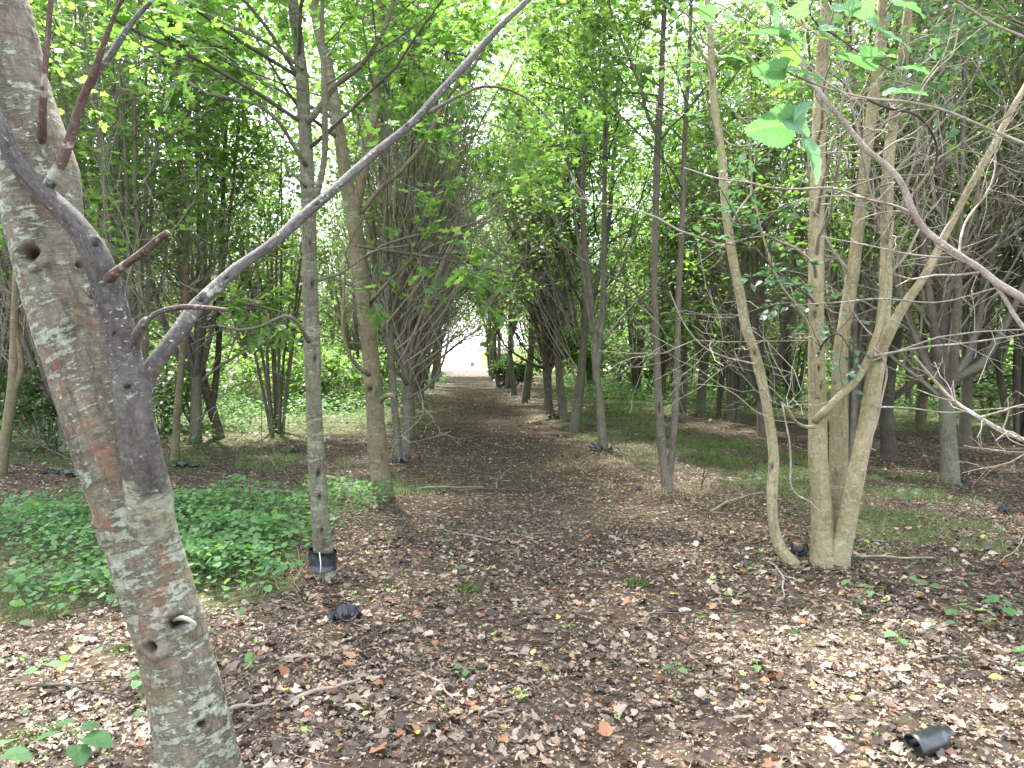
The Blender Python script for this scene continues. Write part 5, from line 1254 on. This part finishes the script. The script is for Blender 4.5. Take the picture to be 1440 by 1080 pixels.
def tube_guard():
    c = G(1308, 1062); c = c + np.array([0, 0, .014]); ax = norm(np.array([1.0, .48, .0])); z = np.array([0, 0, 1.0]); y = np.cross(z, ax)
    t = empty('plastic_tube', (c[0], c[1], 0)); tag(t, 'open rolled black plastic tube lying on the foreground litter at lower right', 'plastic tube')
    def roll(nm, s0, s1, rx, rz, a0, a1, off):
        n = 44; a = np.radians(np.linspace(a0, a1, n)); g = Geo(); V = []
        for th in (0, .003):
            for s in np.linspace(s0, s1, 6):
                r_ = np.linspace(0, .008, n)
                V.append(c + ax * s + y * ((rx - th + r_) * np.cos(a))[:, None] + z * (off + (rz - th + r_) * np.sin(a) + .002 * np.sin(s * 60))[:, None] + ax * (.012 * np.cos(a))[:, None])
        V = np.concatenate(V); f = []
        i = np.arange(n - 1)
        for s in range(2):
            for k in range(5):
                b = (s * 6 + k) * n; q = np.stack([b + i, b + i + 1, b + n + i + 1, b + n + i], 1); f.append(q if s == 0 else q[:, ::-1])
        f.append(np.stack([i, 6 * n + i, 6 * n + i + 1, i + 1], 1)); f.append(np.stack([5 * n + i, 5 * n + i + 1, 11 * n + i + 1, 11 * n + i], 1))
        j = np.arange(5); f.append(np.stack([j * n, (j + 1) * n, (j + 7) * n, (j + 6) * n], 1)); f.append(np.stack([j * n + n - 1, (j + 6) * n + n - 1, (j + 7) * n + n - 1, (j + 1) * n + n - 1], 1))
        g.add(V, [np.concatenate(f)]); g.build(nm, M['plastic'], t)
    roll('outer_roll', -.10, .055, .046, .036, -60, 285, .042)
    roll('inner_roll', .03, .105, .036, .028, -150, 140, .036)
tube_guard()

# ------------------------------------------------------------------ large-leaved seedling at lower left and other small plants
def seedling(px, py, h, spec, label, mat='leaf_herb', kind='plant', tone=.5, cat='seedling'):
    c = G(px, py); t = empty('seedling', (c[0], c[1], 0)); tag(t, label, cat)
    top = c + np.array([.01, 0, h]); g = Geo()
    tubes(g, np.array([c - [0, 0, .02], c + [.004, .003, h * .5], top]), np.array([.003, .0025, .002]), 6); g.build('stem', M['twig_green'], t)
    for (ang, L, z, droop) in spec:
        a = math.radians(ang); d = np.array([math.cos(a), math.sin(a), -droop]); p0 = c + np.array([0, 0, z]); st = p0 + norm(d * [1, 1, 0] + [0, 0, .4]) * L * .45
        g = Geo(); v, F = leaf_template('round')
        # finer blade
        nn = 30; th = np.linspace(0, 2 * np.pi, nn, endpoint=False); V = []
        for q in (.001, .5, 1):
            ox = .48 + .52 * np.cos(th) + np.clip(np.cos(th) - .8, 0, 1) * .6 + np.clip(-np.cos(th) - .85, 0, 1) * .8; oy = .46 * np.sin(th)
            tooth = 1 + (.03 * ((np.arange(nn) % 2) * 2 - 1) if q == 1 else 0)
            xx = .42 + (ox - .42) * q * tooth; yy = oy * q * tooth
            V.append(np.stack([xx, yy, .15 * np.abs(yy) - .15 * xx ** 2 + .02 * np.sin(xx * 15 - np.abs(yy) * 12)], 1))
        V = np.concatenate(V); i = np.arange(nn)
        S_ = [np.stack([q * nn + i, q * nn + (i + 1) % nn, (q + 1) * nn + (i + 1) % nn, (q + 1) * nn + i], 1) for q in range(2)]
        x = norm(d); zz = norm(np.array([0, 0, 1.0]) + R.normal(size=3) * .12); zz = norm(zz - (zz @ x) * x); y = np.cross(zz, x)
        g.add(st + L * (V[:, 0:1] * x + V[:, 1:2] * y + V[:, 2:3] * zz), [np.concatenate(S_)], V, np.clip(tone + R.normal() * .12, 0, 1)); lf = g.build('leaf', M[mat], t)
        g = Geo(); tubes(g, np.array([p0, (p0 + st) / 2 + [0, 0, .004], st]), np.full(3, .0014), 5); g.build('stalk', M['twig_green'], lf)
seedling(105, 1085, .15, [(200, .085, .14, .1), (150, .08, .15, .05), (60, .06, .13, .1), (-10, .10, .12, .15), (-50, .09, .10, .2), (20, .055, .15, 0), (110, .05, .12, .1)], 'large-leaved green seedling in the lower left corner', tone=.35)
seedling(-10, 1100, .1, [(0, .09, .09, .1), (90, .08, .1, .1), (200, .07, .08, .1)], 'broad green leaves cut by the lower left edge', tone=.4)
seedling(1280, 712, .16, [(0, .09, .15, .1), (180, .09, .15, .1), (90, .07, .16, 0), (270, .07, .14, .1), (40, .08, .09, .1), (220, .08, .09, .1)], 'pale bluish seedling standing alone in the grass at right', 'leaf_blue', tone=1)
seedling(1225, 845, .08, [(0, .06, .08, .1), (130, .06, .08, .1), (240, .05, .06, .1)], 'little three-leaved seedling in front of the pale multi-stemmed tree')
seedling(1262, 912, .09, [(10, .05, .09, .3), (190, .05, .08, .3), (280, .045, .05, .2), (90, .04, .05, 0)], 'upright four-leaved seedling in the litter at right')
seedling(1410, 880, .12, [(30, .08, .11, .1), (150, .07, .12, .1), (260, .07, .1, .1), (330, .06, .08, .1)], 'broad-leaved seedling near the right edge in the litter')
seedling(950, 955, .06, [(60, .045, .06, .1), (200, .045, .06, .1), (310, .04, .05, .1)], 'small dark green sprout in the middle foreground litter')
seedling(1065, 950, .05, [(90, .05, .05, .1), (250, .04, .05, .1)], 'pair of pale green leaves in the foreground litter')
seedling(655, 955, .04, [(30, .04, .04, .1), (150, .05, .04, .1), (270, .035, .04, .1)], 'small sprout in the litter left of the frame middle')
seedling(60, 960, .08, [(0, .06, .08, .1), (120, .06, .08, .1), (240, .05, .07, .1)], 'three-leaved seedling left of the leaning trunk')
seedling(200, 975, .07, [(20, .06, .07, .1), (160, .06, .07, .1), (270, .05, .06, .1)], 'small seedling touching the shade of the leaning trunk')

# ------------------------------------------------------------------ sticks on the ground
def stick(x1, y1, x2, y2, w, label, mat='twig_pale', bend=.03, side=True):
    a, b = G(x1, y1), G(x2, y2); n = 14
    tt = np.linspace(0, 1, n)[:, None]; p = a * (1 - tt) + b * tt; L = np.linalg.norm(b - a)
    pr = np.array([-(b - a)[1], (b - a)[0], 0]) / max(L, .01)
    p = p + pr * (np.sin(tt * np.pi * 1.3) * bend * L + np.cumsum(R.normal(size=(n, 1)), 0) * .006 * L)
    r = np.interp(tt[:, 0], [0, 1], [w, w * .5])
    p[:, 2] = ground_h(p[:, 0], p[:, 1]) + .012 + r + np.abs(np.sin(tt[:, 0] * 5)) * .01
    g = Geo(); tubes(g, p, r, 8, .12, True)
    if side:
        i = 5; d = norm(b - a + pr * L * .8); q = np.stack([p[i], p[i] + d * L * .12 + [0, 0, .01], p[i] + d * L * .22])
        tubes(g, q, np.array([w * .6, w * .45, w * .3]), 6, .1, True)
    tag(g.build('fallen_stick', M[mat]), label, 'stick', 'sticks lying on the woodland floor')
for a in [(410, 1005, 505, 975, .011, 'thick pale stick right of the leaning trunk foot'), (335, 1045, 425, 1000, .006, 'short dark stick right of the leaning trunk foot', 'twig_dark'), (322, 1012, 378, 1008, .009, 'pale stick end beside the leaning trunk'),
          (606, 967, 640, 1000, .006, 'short pale stick left of the middle in the foreground'), (680, 1024, 722, 1014, .006, 'short pale stick at the bottom middle'), (1310, 936, 1376, 930, .006, 'pale stick lying on the litter at right'),
          (310, 930, 520, 845, .004, 'long thin dark stick before the black scrap', 'twig_dark'), (40, 960, 180, 985, .008, 'mossy dark stick left of the leaning trunk', 'bark_black'), (440, 700, 330, 690, .012, 'grey stick behind the herb carpet', 'twig_bg'),
          (585, 690, 680, 688, .010, 'long stick across the path left half', 'twig_bg'), (640, 694, 790, 690, .012, 'dark stick across the path middle', 'twig_dark'), (880, 750, 1050, 782, .007, 'long pale stick left of the curved stem', 'twig_dark'),
          (1000, 720, 1075, 700, .010, 'forked pale stick before the forked reddish tree'), (1200, 788, 1310, 792, .010, 'brown stick lying right of the pale multi-stemmed tree', 'twig_bg'), (1300, 690, 1400, 702, .008, 'dark stick beyond the grass at right', 'twig_dark'),
          (700, 760, 600, 735, .006, 'thin stick on the path behind the moss', 'twig_bg'), (470, 790, 578, 742, .005, 'thin dark stick right of the pole tree foot', 'twig_dark'), (1185, 780, 1215, 803, .007, 'dark short stick at the pale tree foot', 'twig_dark'),
          (1440, 760, 1395, 800, .006, 'pale stick at the right edge above the litter'), (700, 690, 720, 660, .006, 'short upright stick on the path', 'twig_bg'), (200, 790, 300, 745, .004, 'straw coloured stalk leaning in the herbs', 'straw'),
          (310, 790, 385, 740, .004, 'second straw stalk leaning in the herbs by the pole tree', 'straw'), (1085, 800, 1105, 850, .008, 'pale root-like stick before the curved stem'), (560, 1040, 500, 1062, .006, 'dark twig in the bottom foreground', 'twig_dark')]:
    lab = a[5]; mt = a[6] if len(a) > 6 else 'twig_pale'
    stick(*a[:5], lab, mt)
def twig_litter():
    g = Geo(); n = 2600
    x, y = frustum_xy(n, 1.4, 16)
    a = R.random(n) * 6.28; L = .05 + .25 * R.random(n) ** 2; k = 4
    d = np.stack([np.cos(a), np.sin(a), a * 0], 1)
    p = np.stack([np.stack([x, y, a * 0], 1) + d * (L * f)[:, None] + np.stack([R.normal(size=n) * .008, R.normal(size=n) * .008, a * 0], 1) for f in (0, .33, .66, 1)], 1)
    p[:, :, 2] = ground_h(p[:, :, 0], p[:, :, 1]) + .012 + R.random((n, 1)) * .012
    r = (.0012 + .0022 * R.random(n) ** 2)[:, None] * np.array([1, .9, .8, .5])
    h = n // 2
    tubes(g, p[:h], r[:h], 4); tag(g.build('twig_litter', M['twig_pale']), 'thin pale broken twigs strewn through the leaf litter', 'twigs', None, 'stuff')
    g = Geo(); tubes(g, p[h:], r[h:], 4); tag(g.build('twig_litter', M['twig_dark']), 'thin dark broken twigs strewn through the leaf litter', 'twigs', None, 'stuff')
twig_litter()
# thorny dead seedling right of the forked tree
c = G(986, 697); g = Geo()
tubes(g, np.array([c, c + [.01, 0, .15], c + [.04, 0, .32]]), np.array([.008, .007, .004]), 6); tubes(g, np.array([c + [.01, 0, .14], c + [.06, 0, .22], c + [.08, 0, .3]]), np.array([.005, .004, .002]), 5)
tag(g.build('dead_seedling', M['twig_dark']), 'dark upright dead seedling right of the forked reddish tree', 'seedling')
